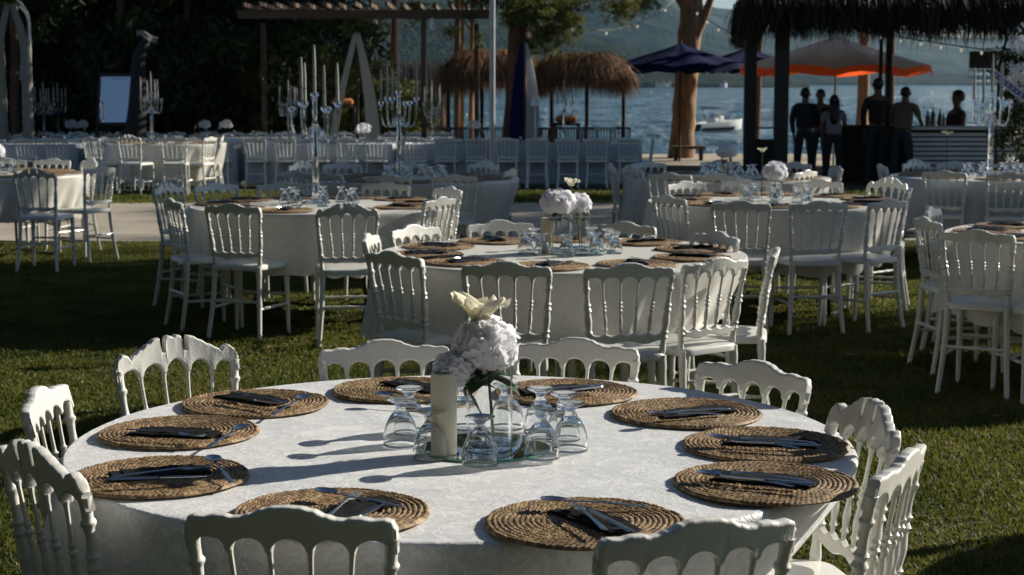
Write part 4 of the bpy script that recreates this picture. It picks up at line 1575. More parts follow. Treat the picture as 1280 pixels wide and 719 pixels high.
# flowers on the far tables
for (px, T, h, lb) in ((968, T4, .20, "white hydrangea in a vase on the flower table before the bar"), (908, T8, .22, "white hydrangea on the big-trunk table below the boat"), (-6, T6, .20, "white hydrangea cut by the frame edge on the pleated-cloth table")):
    x = X(px, T[1]); z = Z_T + .004
    tag(link("glass_vase", vase_mesh(.05, .19), None, (x, T[1], z)), lb.replace("white hydrangea", "glass vase").replace(" in a vase", ""), "vase", "glass vases on the tables")
    hydrangea(Vector((x, T[1], z)), lb, int(px) % 7 + 11, h=h, R=.080, leaves=2, n=150)
lily(Vector((X(952, T4[1]), T4[1], Z_T + .004)), "small cream bloom on a tall stem beside the flower table's hydrangea", h=.34, seed=9, s=.7)
lily(Vector((X(1183, T9[1]), T9[1], Z_T + .004)), "pale bloom standing dim before the bar counter", h=.36, seed=12, s=.8)


# ------------------------------------------------------------------ candelabra
def candelabra_proto():
    root = empty("candelabra")
    b = MB()
    b.lathe([(.0001, 0), (.10, 0), (.105, .006), (.085, .014), (.045, .022), (.030, .035), (.024, .06), (.021, .12), (.030, .135), (.021, .15), (.021, .30), (.018, .48), (.030, .50), (.036, .52), (.024, .54), (.016, .56), (.016, .70), (.028, .715), (.0001, .72)], 20)
    b.build("stem", M_crystal, root)
    def cup(r=.026):
        c = MB(); c.lathe([(.0001, 0), (.010, 0), (.008, .010), (.018, .022), (r, .036), (r * 1.05, .05), (r * .8, .058), (.013, .055), (.013, .040), (.0001, .040)], 16)
        return c
    def cand(p, h):
        k = MB(); k.lathe([(.0001, 0), (.0115, 0), (.0105, h * .7), (.006, h), (.0001, h + .004)], 12)
        o = k.build("taper_candle", M_taper, root); o.location = p
        r_ = MB(); r_.tube([(.013 * math.cos(q * .8), .013 * math.sin(q * .8), h * .30 + q * .003) for q in range(9)], .0018, 5)
        ro = r_.build("ribbon", M_blackcloth, o)
    for k in range(6):
        a = k * PI / 3 + .2
        R = .155
        ca, sa = math.cos(a), math.sin(a)
        arm = MB()
        pts = []
        for i in range(13):
            t = i / 12
            rr = .02 + (R - .02) * math.sin(t * PI / 2)
            zz = .52 - .10 * math.sin(t * PI * .9) + .10 * t * t
            pts.append((rr * ca, rr * sa, zz))
        arm.tube(pts, [.011 - .003 * i / 12 for i in range(13)], 8)
        # upright tube at the end of the arm
        ex, ey = R * ca, R * sa
        hz = .055 if k % 2 == 0 else .02
        arm.tube([(ex, ey, pts[-1][2] - .004), (ex, ey, pts[-1][2] + hz)], .0105, 8)
        ao = arm.build("arm", M_crystal, root)
        top = pts[-1][2] + hz - .004
        c = cup().build("candle_cup", M_crystal, ao); c.location = (ex, ey, top)
        if k % 2 == 0 or k == 1: cand((ex, ey, top + .042), .27 + .02 * (k % 4))
    c = cup(.03).build("candle_cup", M_crystal, root); c.location = (0, 0, .70)
    cand((0, 0, .742), .33)
    return root


CAND = candelabra_proto()
for i, (px, T, lb) in enumerate(((395, T3, "tall glass candelabra with white tapers on the near candelabra table"),
                                 (190, T10, "glass candelabra on the table beyond the path, below the mirror"),
                                 (499, T7, "tall dim glass candelabra on the shaded middle table"),
                                 (1237, T9, "glass candelabra in front of the white flower stand, bar side"),
                                 (705, (0, 30.0), "faint glass candelabra on the long shaded table below the thatched canopy"),
                                 (540, (0, 30.0), "faint glass candelabra on the long shaded table before the reed fence"),
                                 (361, (0, 30.0), "faint glass candelabra on the long shaded table under the pergola"),
                                 (73, (0, 35.0), "glass candelabra on the back long table, second from the draped arch"),
                                 (55, (0, 33.6), "glass candelabra on the back long table, next to the draped arch"))):
    o = CAND if i == 0 else copy_tree(CAND)
    y = T[1] if i < 4 else T[1]
    o.location = (X(px, y), y, ground_z(0, y) + Z_T + .006 + (.02 if i > 3 else 0))
    o.rotation_euler = (0, 0, i * .9)
    tag(o, lb, "candelabra", "glass candelabra on the tables")


# ------------------------------------------------------------------ long banquet tables at the back
def long_cloth(L, seed, w=.80, drop=.66):
    r = random.Random(seed)
    peri = 2 * (L + w)
    seg = int(peri / .04)
    V = []; rings = [(-.3, 0)]
    n = seg
    def pt(s):
        s = s % peri
        if s < L: return Vector((-L / 2 + s, -w / 2)), Vector((0, -1))
        s -= L
        if s < w: return Vector((L / 2, -w / 2 + s)), Vector((1, 0))
        s -= w
        if s < L: return Vector((L / 2 - s, w / 2)), Vector((0, 1))
        s -= L
        return Vector((-L / 2, w / 2 - s)), Vector((-1, 0))
    ph = [r.uniform(0, 6) for _ in range(4)]
    rows = []
    for k in range(12):
        t = max(0, (k - 2) / 9)
        row = []
        for i in range(n):
            s = peri * i / n
            p, nn = pt(s)
            f = .5 * math.sin(s * 12 + ph[0] + math.sin(s * 2 + ph[2])) + .3 * math.sin(s * 23 + ph[1]) + .35 * math.sin(s * 5.3 + ph[3])
            if k == 0: row.append((p.x * .6, p.y * .6, 0))
            elif k == 1: row.append((p.x - nn.x * .01, p.y - nn.y * .01, 0))
            else:
                q = p + nn * (.006 + .05 * t ** .8 * (.5 + .7 * f))
                row.append((q.x, q.y, -.012 - drop * t))
        rows.append(row)
    V = np.array([p for row in rows for p in row])
    V[:, 2] += Z_T
    idx = np.arange(12 * n).reshape(12, n); nxt = np.roll(idx, -1, axis=1)
    F = np.stack([idx[:-1].ravel(), nxt[:-1].ravel(), nxt[1:].ravel(), idx[1:].ravel()], 1)
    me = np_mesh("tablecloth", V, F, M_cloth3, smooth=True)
    return me


def long_table_proto(L):
    t = empty("long_table")
    b = MB(); b.box((0, 0, Z_T - .02), (L - .03, .77, .03)); b.build("tabletop", M_tabletop, t, smooth=False)
    for sx in (-1, 1):
        for sy in (-1, 1):
            l = MB(); l.tube([(sx * (L / 2 - .3), sy * .3, Z_T - .036), (sx * (L / 2 - .25), sy * .32, 0)], .014, 8); l.build("leg", M_metal_dark, t)
    return t


# small one-piece chairs for the far rows
def far_chair_mesh():
    b = MB()
    for src in (crest_mesh('plain'),):
        # lighter crest: keep every fourth column
        n = 181; cols = list(range(0, n, 6))
        vs = []
        for c in cols: vs += [src.v[c * 14 + q] for q in (0, 1, 3, 6, 7, 8, 9, 12)]
        m = len(cols)
        b.add(vs, [(i * 8 + k, i * 8 + (k + 1) % 8, (i + 1) * 8 + (k + 1) % 8, (i + 1) * 8 + k) for i in range(m - 1) for k in range(8)])
    b.box((0, -.18, .53), (.29, .02, .03))
    for k in (-1.5, -.5, .5, 1.5):
        b.tube([back_pt(k * .06, .54), back_pt(k * .067, .66), back_pt(k * .074, .778)], .009, 5)
    for s in (-1, 1):
        b.tube([(s * .178, -.225, 0), (s * .16, -.185, .25), (s * .152, -.17, .46), back_pt(s * .166, .64), back_pt(s * .180, .80)], .015, 6)
        b.tube([(s * .183, .178, 0), (s * .175, .168, .445)], .015, 6)
        b.tube([(s * .17, -.20, .2), (s * .18, .17, .2)], .009, 5)
    b.tube([(-.165, -.19, .24), (.165, -.19, .24)], .009, 5)
    b.box((0, 0, .458), (.385, .39, .035), bevel=.01)
    return b.mesh("banquet_chair", M_chair)


FARCH = far_chair_mesh()


def far_chair(x, y, rz, label, group):
    o = link("banquet_chair", FARCH, None, (x, y, ground_z(x, y)), rz)
    return tag(o, label, "chair", group)


L = 2.55
proto_l = long_table_proto(L)
first = True
rowA = [(-8.55, "mirror end"), (-5.85, "black drape side"), (-3.15, "white tripod drape"), (-.45, "metal pole"), (2.15 - L / 2 + .05, "thatched canopy end")]
rowA = [(-9.0 + k * 2.62 + .2, nm) for k, nm in enumerate(("frame edge", "mirror", "pergola", "white draped tripod", "thatched canopy"))]
for rowi, (yy, xs_, rn) in enumerate(((30.0, [(-8.75 + k * 2.72, nm) for k, nm in enumerate(("frame edge", "black drape", "pergola", "white draped tripod"))] , "front"),
                                      (34.6, [(-10.6 + k * 2.72, nm) for k, nm in enumerate(("draped arch", "standing mirror", "hedge trees", "reed fence"))], "back"))):
    if rowi == 0: xs_ = xs_[:4]
    for k, (xc, nm) in enumerate(xs_):
        tt = proto_l if first else copy_tree(proto_l)
        first = False
        z = ground_z(xc, yy)
        tt.location = (xc, yy, z)
        tag(tt, "long banquet table in the shaded %s row near the %s" % (rn, nm), "table", "long banquet tables in the shade")
        c = link("tablecloth", long_cloth(L, k + rowi * 9), None, (xc, yy, z))
        tag(c, "blue grey cloth on the long %s row table near the %s" % (rn, nm), "tablecloth", "cloths on the long shaded tables")
        ORD = ("first", "second", "third", "fourth", "fifth")
        for q in range(5):
            cx_ = xc - 1.02 + q * .51
            far_chair(cx_ + random.uniform(-.03, .03), yy - .50 + random.uniform(-.04, .05), random.uniform(-.1, .1), "dim chair backed to camera, %s from mirror side, %s row by the %s" % (ORD[q], rn, nm), "chairs along the long tables, backs to the camera")
            far_chair(cx_ + random.uniform(-.03, .03), yy + .50 + random.uniform(-.04, .05), PI + random.uniform(-.1, .1), "dim chair facing camera, %s from mirror side, %s row by the %s" % (ORD[q], rn, nm), "chairs along the long tables, facing the camera")
        for q in range(7):
            goblet((xc - 1.1 + q * .36 + random.uniform(-.05, .05), yy + random.uniform(-.2, .2), z + Z_T + .004), "upturned glass, %s from mirror side on %s row table by the %s" % (("first", "second", "third", "fourth", "fifth", "sixth", "seventh")[q], rn, nm), GOBL, 1.1, "glasses on the long shaded tables")
for k, (px, y, R, lb) in enumerate(((90, 34.6, .13, "white flower ball on the back long table below the mirror, bigger one"), (104, 34.7, .11, "white flower ball on the back long table beside a bigger one"),
                      (256, 34.6, .11, "white flower ball on the back long table under the hedge trees"), (283, 34.6, .12, "white flower ball on the back long table, bar side of its twin"),
                      (455, 30.0, .12, "white flower ball on the front long table at the tripod drape"), (592, 33.9, .13, "white flower ball on the back long table near the metal pole"))):
    z = ground_z(0, y) + Z_T
    hydrangea(Vector((X(px, y), y - .05, z + .005)), lb, 20 + k, h=.24, R=R, leaves=1, n=60)
# the row's extra end table with a chair beside it
tt = copy_tree(proto_l); tt.location = (.95 + .25, 30.0, ground_z(0, 30)); tag(tt, "long banquet table at the bar end of the shaded front row", "table", "long banquet tables in the shade")
# adjust: end table sits past the fourth one
tt.location.x = -8.75 + 4 * 2.72 - .35 + .35 - .95
tt.location.x = 0.75 + .75 - .30
c = link("tablecloth", long_cloth(L, 77), None, (tt.location.x, 30.0, ground_z(0, 30))); tag(c, "pale blue grey cloth on the long table at the bar end of the front row", "tablecloth", "cloths on the long shaded tables")
tt.location.x = c.location.x = 1.30 - .55 + .20
for q in range(5):
    far_chair(c.location.x - 1.02 + q * .51, 29.5, random.uniform(-.1, .1), ORD[q] + " dim chair backed to camera, last table at the front row's bar end", "chairs along the long tables, backs to the camera")
    far_chair(c.location.x - 1.02 + q * .51, 30.5, PI, ORD[q] + " dim chair facing the camera on the last table at the front row's bar end", "chairs along the long tables, facing the camera")
far_chair(c.location.x + 1.28, 29.9, PI / 2, "dim white chair side-on at the very end of the shaded front row", "chairs along the long tables, backs to the camera")

# ------------------------------------------------------------------ background structures
def post(b, x, y, z0, z1, r, n=10): b.tube([(x, y, z0), (x + .01, y, (z0 + z1) / 2), (x, y, z1)], r, n)

GZ = -0.25
# metal pole
b = MB(); xx = X(615, 28.0); post(b, xx, 28.0, -.15, 7.0, .048, 14)
b.tube([(xx, 28, 6.9), (xx + .5, 28, 7.1), (xx + .9, 28, 7.1)], .03, 8)
tag(b.build("metal_pole", M_pole), "tall grey metal pole rising past the thatched canopy", "pole")


# pergola
pg = thing("pergola", "brown wooden pergola with two long beams before the hedge", "pergola", (X(460, 33), 33.0, GZ))
x0, x1 = X(300, 33) - X(460, 33), X(612, 33) - X(460, 33)
zt = Z(18, 33) - GZ
for yy, zz in ((0, zt), (2.6, zt + .12)):
    b = MB(); b.box(((x0 + x1) / 2, yy, zz), (x1 - x0, .10, .17), bevel=.01); b.build("beam", M_wood, pg)
for xx, yy in ((x0 + .1, 2.6), (X(530, 33) - X(460, 33), 0), (x1 - .3, 2.6)):
    if 1:
        b = MB(); b.box((xx, yy, zt / 2 - .06), (.10, .10, zt - .05), bevel=.008); b.build("post", M_wood, pg)
for k in range(16):
    b = MB(); b.box((x0 + .15 + k * (x1 - x0 - .3) / 15, 1.3, zt + .17 + .02 * (k % 2)), (.05, 3.2, .08)); b.build("rafter", M_wood, pg, smooth=False)
# hanging lamp under the pergola
t = thing("hanging_lamp", "small white lamp hanging under the pergola beam", "lamp", (X(541, 32.8), 32.8, Z(32, 32.8)))
b = MB(); b.lathe([(.0001, -.10), (.05, -.09), (.07, 0), (.06, .10), (.02, .14), (.0001, .15)], 14); b.build("shade", M_white, t)
b = MB(); b.tube([(0, 0, .14), (0, 0, .28)], .006, 6); b.build("cord", M_cable, t)


# white draped tripod
def drape(b, top, bot, w0, w1, seed, folds=7, thick=.02):
    top, bot = Vector(top), Vector(bot)
    r = random.Random(seed)
    ph = r.uniform(0, 6)
    def fn(u, v):
        p = top.lerp(bot, v)
        p.x += .10 * math.sin(v * PI) * (1 if bot.x > top.x else -.35)
        w = w0 + (w1 - w0) * (math.sin(v * PI / 2) if w1 > w0 else v)
        a = 2 * PI * u
        x = w * math.cos(a) * (1 + .15 * math.sin(folds * a + ph))
        y = w * .45 * math.sin(a) * (1 + .15 * math.sin(folds * a + ph))
        return (p.x + x, p.y + y, p.z - .12 * math.sin(v * PI) * 0)
    b.grid(fn, 48, 14, wrap=True)


ty = 31.5
tx = X(447, ty)
t = thing("draped_tripod", "wooden tripod draped with two long white voile curtains", "decoration", (tx, ty, GZ))
zt = Z(38, ty) - GZ
for k, (px, w, dy) in enumerate(((406, .065, -.1), (466, .13, .1))):
    b = MB(); drape(b, (0, 0, zt), (X(px, ty) - tx, dy, .05), .04, w, k); b.build("curtain", M_voile, t)
for k, (px, dy) in enumerate(((405, .1), (470, .3), (440, .9))):
    b = MB(); b.tube([(0, .1, zt + .1), (X(px, ty) - tx, dy + .1, 0)], .03, 8); b.build("leg", M_wood, t)
lf = crown_mesh(77, n_cl=12, per=60, rx=.28, rz=.16, cl=.12, leaf=.04, mat=M_leaf_lit, name="garland"); o = link("garland", lf, t); o.location = (0, 0, zt + .05)

# draped arch at the mirror-side frame edge
ty = 31.0; tx = X(12, ty)
t = thing("draped_arch", "round white wedding arch wound with cloth and greenery at the frame edge", "arch", (tx, ty, GZ))
for k, (rad, dx) in enumerate(((.42, 0), (.36, .0))):
    b = MB(); pts = []
    zc = Z(30, ty) - GZ
    for i in range(25):
        a = PI * i / 24
        pts.append((dx + rad * math.cos(a), .15 * k, zc + rad * 1.15 * math.sin(a) * (1 if k == 0 else .9)))
    pts = [(pts[0][0], .15 * k, 0)] + pts + [(pts[-1][0], .15 * k, 0)]
    b.tube(pts, .018, 8); b.build("hoop", M_white, t)
for px, w in ((36, .10), (4, .09)):
    b = MB()
    x_ = X(px, ty) - tx
    pts, rad = [], []
    for i in range(40):
        s_ = i / 39
        pts.append((x_, -.02, .02 + s_ * (Z(52, ty) - GZ - .02))); rad.append(w * (1 + .10 * math.sin(i * 2.3)) * (1.15 - .3 * s_))
    b.tube(pts, rad, 14); b.build("wrapped_column", M_drape, t)
b = MB(); drape(b, (X(20, ty) - tx, 0, Z(6, ty) - GZ), (X(34, ty) - tx, -.1, Z(100, ty) - GZ), .05, .08, 3); b.build("curtain", M_drape, t)
b = MB(); drape(b, (X(14, ty) - tx, 0, Z(6, ty) - GZ), (X(-2, ty) - tx, -.1, Z(110, ty) - GZ), .05, .07, 4); b.build("curtain", M_drape, t)
o = link("greenery", crown_mesh(78, n_cl=16, per=60, rx=.45, rz=.2, cl=.15, leaf=.05, mat=M_leaf_lit, name="greenery"), t); o.location = (0, 0, Z(4, ty) - GZ)

# standing mirror
my = 33.2
t = thing("standing_mirror", "large standing mirror in a dark frame reflecting pale sky", "mirror", (X(142, my), my - .1, GZ))
mz0, mz1 = Z(150, my) - GZ, Z(90, my) - GZ
mw = X(164, my) - X(121, my)
b = MB()
for sx in (-1, 1): b.box((sx * (mw / 2 + .03), 0, (mz0 + mz1) / 2), (.05, .05, mz1 - mz0 + .12))
b.box((0, 0, mz1 + .035), (mw, .05, .05)); b.box((0, 0, mz0 - .035), (mw, .05, .05))
fr = b.build("frame", M_wood_dark, t, smooth=False)
b = MB(); b.box((0, 0, (mz0 + mz1) / 2), (mw + .004, .012, mz1 - mz0)); g_ = b.build("glass", simple("silver_mirror", (.85, .88, .90), .03, metal=1.0), t, smooth=False)
b = MB()
for k in range(14): b.box((-.12 + k * .022, -.009, mz1 - .05), (.014, .003, .010 + .004 * (k % 3)))
b.build("lettering", M_print, t, smooth=False)
for sx in (-1, 1):
    b = MB(); b.tube([(sx * mw * .45, .05, mz1 * .8), (sx * mw * .5, .45, 0)], .018, 6); b.build("rear_leg", M_wood_dark, t)
    b = MB(); b.tube([(sx * (mw / 2 + .03), 0, mz0 - .05), (sx * (mw / 2 + .03), 0, 0)], .022, 6); b.build("front_leg", M_wood_dark, t)
t.rotation_euler = (math.radians(-17), 0, 0)

# black draped stand with a white cap
dy_ = 29.0 + 3
t = thing("draped_stand", "tall stand draped in black cloth with a white cap, leaning over the mirror", "decoration", (X(168, dy_), dy_, GZ))
b = MB()
bx = X(168, dy_)
pts = [(X(165, dy_) - bx, 0, .02), (X(168, dy_) - bx, 0, .7), (X(172, dy_) - bx, 0, 1.4), (X(176, dy_) - bx, 0, Z(70, dy_) - GZ), (X(186, dy_) - bx, 0, Z(48, dy_) - GZ)]
b.tube(pts, [.30, .27, .20, .15, .10], 18, sq=.8); b.build("drape", M_blackcloth, t)
b = MB()
def capf(u, v):
    x = X(174 + 25 * u, dy_) - bx
    return (x, -.10 + .22 * v + .02 * math.sin(u * 9), Z(40 + 10 * u * u, dy_) - GZ + .02 - (.10 if v < .3 else .0) + .02 * math.sin(u * 7))
b.grid(capf, 16, 6); b.build("cap", M_drape, t)
# second shaded drape panel beside it
b = MB(); b.tube([(X(156, dy_) - bx, -.2, .02), (X(158, dy_) - bx, -.15, .8), (X(163, dy_) - bx, -.1, 1.2)], [.09, .07, .04], 10); b.build("drape_tail", M_blackcloth, t)


# ---- thatch
def strands(name, anchors, dirs, L0, L1, w, n_each, seed, mat, parent, jitter=.12):
    """hanging straw: anchors (m,3), dirs (m,3) down-slope directions"""
    r = np.random.default_rng(seed)
    A = np.repeat(anchors, n_each, 0) + r.normal(size=(len(anchors) * n_each, 3)) * jitter * np.array([1, 1, .35])
    D = np.repeat(dirs, n_each, 0) + r.normal(size=(len(A), 3)) * .22
    D /= np.linalg.norm(D, axis=1)[:, None]
    n = len(A)
    Ln = (L0 + (L1 - L0) * r.random(n))[:, None]
    side = np.cross(D, np.array([0, 0, 1.0])) + r.normal(size=(n, 3)) * .3
    side /= np.linalg.norm(side, axis=1)[:, None]
    side *= w * (.6 + .8 * r.random(n))[:, None]
    mid = A + D * Ln * .5
    D2 = D + np.array([0, 0, -.5]); D2 /= np.linalg.norm(D2, axis=1)[:, None]
    end = mid + D2 * Ln * .5
    V = np.stack([A - side, A + side, mid + side * .8, mid - side * .8, end], 1).reshape(-1, 3)
    base = np.arange(n)[:, None] * 5
    F = np.concatenate([base + np.array([[0, 1, 2]]), base + np.array([[0, 2, 3]]), base + np.array([[3, 2, 4]])])
    return link(name, np_mesh(name, V, F, mat), parent)


def thatched_canopy(px0, px1, y, ptop, peave, label, posts, seed):
    xa, xb = X(px0, y), X(px1, y)
    cx_, hw = (xa + xb) / 2, (xb - xa) / 2
    ztop, zev = Z(ptop, y) - GZ, Z(peave, y) - GZ
    t = thing("thatched_canopy", label, "canopy", (cx_, y, GZ), 0, "thatched canopies on the shore")
    b = MB()
    def fn(u, v):
        a = 2 * PI * u
        k = v
        e = .6
        cx1 = math.copysign(abs(math.cos(a)) ** e, math.cos(a)); sy1 = math.copysign(abs(math.sin(a)) ** e, math.sin(a))
        rad = .25 + .75 * k
        return (hw * rad * cx1, 1.3 * rad * sy1, ztop - (ztop - zev) * (k ** 3.2) + .03 * math.sin(a * 7 + k * 5))
    b.grid(fn, 48, 10, wrap=True)
    b.lathe([(.0001, ztop - .05), (.3, ztop - .05)], 12)
    def fn2(u, v):
        p = fn(u, 1 - v)
        return (p[0] * .97, p[1] * .97, p[2] - .08)
    b.grid(fn2, 48, 10, wrap=True)
    b.build("roof", M_thatch, t)
    A, D = [], []
    for v in np.linspace(.05, 1, 12):
        m = int(20 + 60 * v)
        for i in range(m):
            p = Vector(fn(i / m, v)); p.z += .04
            d = Vector((p.x / hw, p.y / 1.3, 0)).normalized() * .9
            d.z = -.15 - v * 1.5
            A.append(p[:]); D.append(d.normalized()[:])
    s_ = strands("straw", np.array(A), np.array(D), .30, .68, .007, 24, seed, M_thatch, t, .09)
    s_["kind"] = "stuff"
    for ppx, dy in posts:
        b = MB(); post(b, X(ppx, y + dy) - cx_, dy, 0, ztop - .2, .045, 10); b.build("post", M_wood_dark, t)
    return t


thatched_canopy(560, 672, 38.0, 68, 97, "brown thatched canopy behind the metal pole", [(560, -.9), (602, .9), (655, -.9)], 5)
thatched_canopy(676, 778, 38.0, 72, 95, "brown thatched canopy with ragged fringe beside the blue umbrella", [(689, .8), (733, -.9), (779, -.8)], 6)

# reed fence between hedge and canopies
t = thing("reed_fence", "sunlit reed fence with ragged top beside the thatched canopy", "fence", (0, 41.5, GZ))
r_ = random.Random(5)
b = MB()
for k in range(130):
    px = 462 + 96 * k / 130
    x_ = X(px, 41.5) + r_.uniform(-.01, .01)
    h_ = Z(78 + r_.uniform(-4, 6), 41.5) - GZ
    b.tube([(x_, r_.uniform(-.03, .03), 0), (x_ + r_.uniform(-.03, .03), r_.uniform(-.04, .04), h_)], [.010, .006], 5, cap=False)
b.build("reed", M_thatch, t)["kind"] = "stuff"
for px in (475, 515, 552):
    b = MB(); post(b, X(px, 41.6), .1, 0, Z(82, 41.6) - GZ, .04); b.build("post", M_wood, t)

# trees: the big eucalyptus by the shore
ey = 42.5
ex = X(852, ey)
t = thing("eucalyptus_tree", "large leaning eucalyptus trunk with orange sunlit bark between canopy and blue umbrellas", "tree", (ex, ey, GZ), 0)
b = MB()
m = 40; pts, rad = [], []
for i in range(m):
    s_ = i / (m - 1); z_ = s_ * 8.0
    pts.append((.03 * math.sin(z_ * .9) + .035 * z_ + (.04 * max(0, z_ - 1.5)), .1 * math.sin(z_ * .6), z_))
    rad.append(.29 - .006 * z_ + .05 * math.exp(-z_ * 3) + .012 * math.sin(z_ * 7) + .01 * math.sin(z_ * 17))
b.tube(pts, rad, 22)
# knobbly bark
for i, v in enumerate(b.v):
    a = math.atan2(v[1], v[0]); k = 1
    b.v[i] = (v[0] + .015 * math.sin(v[2] * 9 + a * 4), v[1] + .015 * math.sin(v[2] * 7 + a * 5), v[2])
b.build("trunk", M_bark, t)
for p0, p1, p2, r0 in (((.22, 0, 2.75), (.55, 0, 3.5), (1.0, .1, 4.8), .13), ((.2, 0, 3.4), (-.5, 0, 4.6), (-1.3, 0, 5.6), .12), ((.35, 0, 5.0), (.9, -.2, 6.2), (1.8, -.3, 7.2), .10)):
    b = MB(); b.tube([p0, p1, p2], [r0, r0 * .8, r0 * .4], 10); b.build("limb", M_bark, t)
for k, (x_, y_, z_, s_) in enumerate(((.4, 0, 8.2, 1.0), (-2.0, 0, 6.0, .55), (2.0, 0, 7.0, .7), (-1.55, -.5, 3.55, .22), (-1.0, -.5, 3.75, .2))):
    o = link("crown", CR_LIT[k % 2], t); o.location = (x_, y_, z_); o.scale = (s_, s_, s_ * .8); o.rotation_euler = (0, 0, k)

# second tree: dark reddish trunk with lit foliage
ey = 33.0; ex = X(645, ey)
t = thing("shade_tree", "tree with dark reddish trunk and yellow green foliage above the closed umbrella", "tree", (ex, ey, GZ), 0)
trunk_mb(6.5, .22, .16, (0.1, 0), 5, limbs=5).build("trunk", simple("red_bark", (.16, .07, .04), .9, base2=(.07, .03, .02), nscale=4, bump=.8, bscale=12, stretch=(2, 2, .5)), t)
for k, (px, py, s_) in enumerate(((672, 20, .30), (700, 8, .26), (640, -25, .5), (690, 48, .18), (660, 60, .14), (712, 30, .15), (600, -30, .35), (770, -8, .18), (785, 6, .10), (660, -330, 1.7), (480, -300, 1.4))):  # last two big crowns, out of view, added to block sky light
    o = link("crown", CR_LIT[k % 2], t); o.location = (X(px, ey) - ex, -.5 + .3 * (k % 3), Z(py, ey) - GZ); o.scale = (s_, s_, s_); o.rotation_euler = (0, 0, k * 1.3)

# dark trees on the mirror side
specs = [(-13.5, 38, 3.6, 1.5), (-11.8, 43, 4.2, 1.6), (-10.6, 38.5, 3.0, 1.3), (-9.2, 42.5, 4.0, 1.6), (-8.0, 38.5, 3.2, 1.3), (-6.6, 42.5, 4.4, 1.6), (-5.6, 39.5, 3.0, 1.2),
         (-12.5, 36.0, 1.6, 1.1), (-7.0, 37.2, 1.6, 1.1), (-9.8, 36.8, 1.5, 1.1), (-15.5, 37, 2.0, 1.4), (-8.5, 46, 6.0, 2.0), (-12.5, 47, 6.2, 2.0), (-5.2, 41.0, 1.4, .8)]
desc = ["behind the draped arch", "far behind the draped arch", "behind the standing mirror", "far behind the mirror", "behind the black draped stand", "towering behind the pergola's end", "under the pergola's end",
        "low beside the draped arch", "low under the pergola", "low behind the mirror", "outside the frame beyond the arch", "tallest behind the black draped stand", "tallest behind the arch", "low by the white tripod drape"]
for k, ((x, y, h, s_), ds) in enumerate(zip(specs, desc)):
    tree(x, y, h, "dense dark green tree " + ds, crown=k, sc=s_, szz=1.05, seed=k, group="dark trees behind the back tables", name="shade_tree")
# hedge shrubs lit behind the tripod
for k, (px, y, h, s_, ds) in enumerate(((395, 37.5, 1.9, .50, "under the pergola beams"), (350, 37.0, 2.0, .52, "mirror side of the pergola"), (435, 38.5, 1.8, .40, "just behind the white tripod drape"), (478, 39.5, 1.5, .42, "beside the reed fence"), (508, 40, 1.3, .36, "in front of the reed fence"))):
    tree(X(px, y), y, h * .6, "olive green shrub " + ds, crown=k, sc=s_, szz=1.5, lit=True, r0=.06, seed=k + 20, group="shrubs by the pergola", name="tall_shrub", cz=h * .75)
for k, (px, y, r0, ds) in enumerate(((494, 43, .10, "above the reed fence"), (590, 44.5, .07, "slim lit, behind the thatched canopy"), (578, 44.5, .06, "slim, behind the thatched canopy"), (1077, 42, .16, "behind the people under the orange umbrella"))):
    x_ = X(px, y)
    t = thing("young_tree", "pale sunlit tree trunk " + ds, "tree", (x_, y, GZ), 0, "slim trunks on the shore")
    trunk_mb(5.5, r0, r0 * .6, (0, 0), k + 3, limbs=3).build("trunk", M_bark, t)
    o = link("crown", CR_LIT[k % 2], t); o.location = (0, 0, 5.8); o.scale = (.45, .45, .5)
    if k == 0:
        for q, (dx, dz, s_) in enumerate(((-.6, 3.2, .16), (.5, 3.6, .18), (1.4, 3.1, .10))):
            o = link("crown", CR_LIT[q % 2], t); o.location = (dx, 0, dz); o.scale = (s_, s_, s_)

# unseen trees towards the sun, placed and shaped for the shade they cast
for k, (s_, T_, h, sc, dz) in enumerate(((14.0, 24, 7.6, .85, 1.0), (16.4, 27, 7.8, .9, 1.0), (12.7, 21.5, 8.1, .62, 1.0), (20.4, 31, 9.2, .95, 1.0), (8.5, 24, 7.2, .42, 2.2), (12.4, 19.5, 7.6, .45, 1.6), (14.3, 20.5, 7.8, .5, 1.5), (29.5, 36, 8.5, 1.4, 1.0), (33, 44, 8, 1.8, 1.0))):
    x = -.46 * s_ + .89 * T_; y = .89 * s_ + .46 * T_
    tree(x, min(y, 44), h * 1.07, "tall unseen tree placed to cast shade, %s along the bar side" % ("first", "second", "third", "fourth", "fifth", "sixth", "seventh", "eighth", "ninth")[k], crown=k, sc=sc, szz=dz, seed=k + 40, r0=.25, group="unseen trees placed to cast shade", name="shade_tree")


for k, (x, y, h, sc, ds) in enumerate(((1.5, -5.5, 5.4, 1.7, "close behind the camera"), (-5, -1, 5.4, 1.6, "close by the camera, mirror side"), (-9, 9, 5.2, 1.9, "on the mirror side"), (-8, 3, 5.6, 2.0, "on the mirror side beside the camera"), (-7, -4, 5.5, 2.1, "behind the camera, mirror side"), (-1.5, -8, 5.6, 2.2, "straight behind the camera"),
                                   (4.5, -8, 5.4, 2.2, "behind the camera, bar side"), (9.5, -4, 5.0, 2.0, "behind the camera at the far bar side"))):
    tree(x, y, h + 1.2, "unseen broad tree added to block sky, " + ds, crown=k, sc=sc, szz=.95, seed=k + 60, r0=.24, group="unseen trees added to block sky light", name="shade_tree")  # unseen trees, added to cut sky light on the camera-facing sides
    o = link("crown", CR_DARK[(k + 1) % 3], bpy.data.objects[COL.objects[-1].name].parent); o.location = (.4, -.3, 2.3); o.scale = (sc * .9, sc * .9, 1.15); o.rotation_euler = (0, 0, k * 2.1)  # extra low crown, added to close off the bright low sky
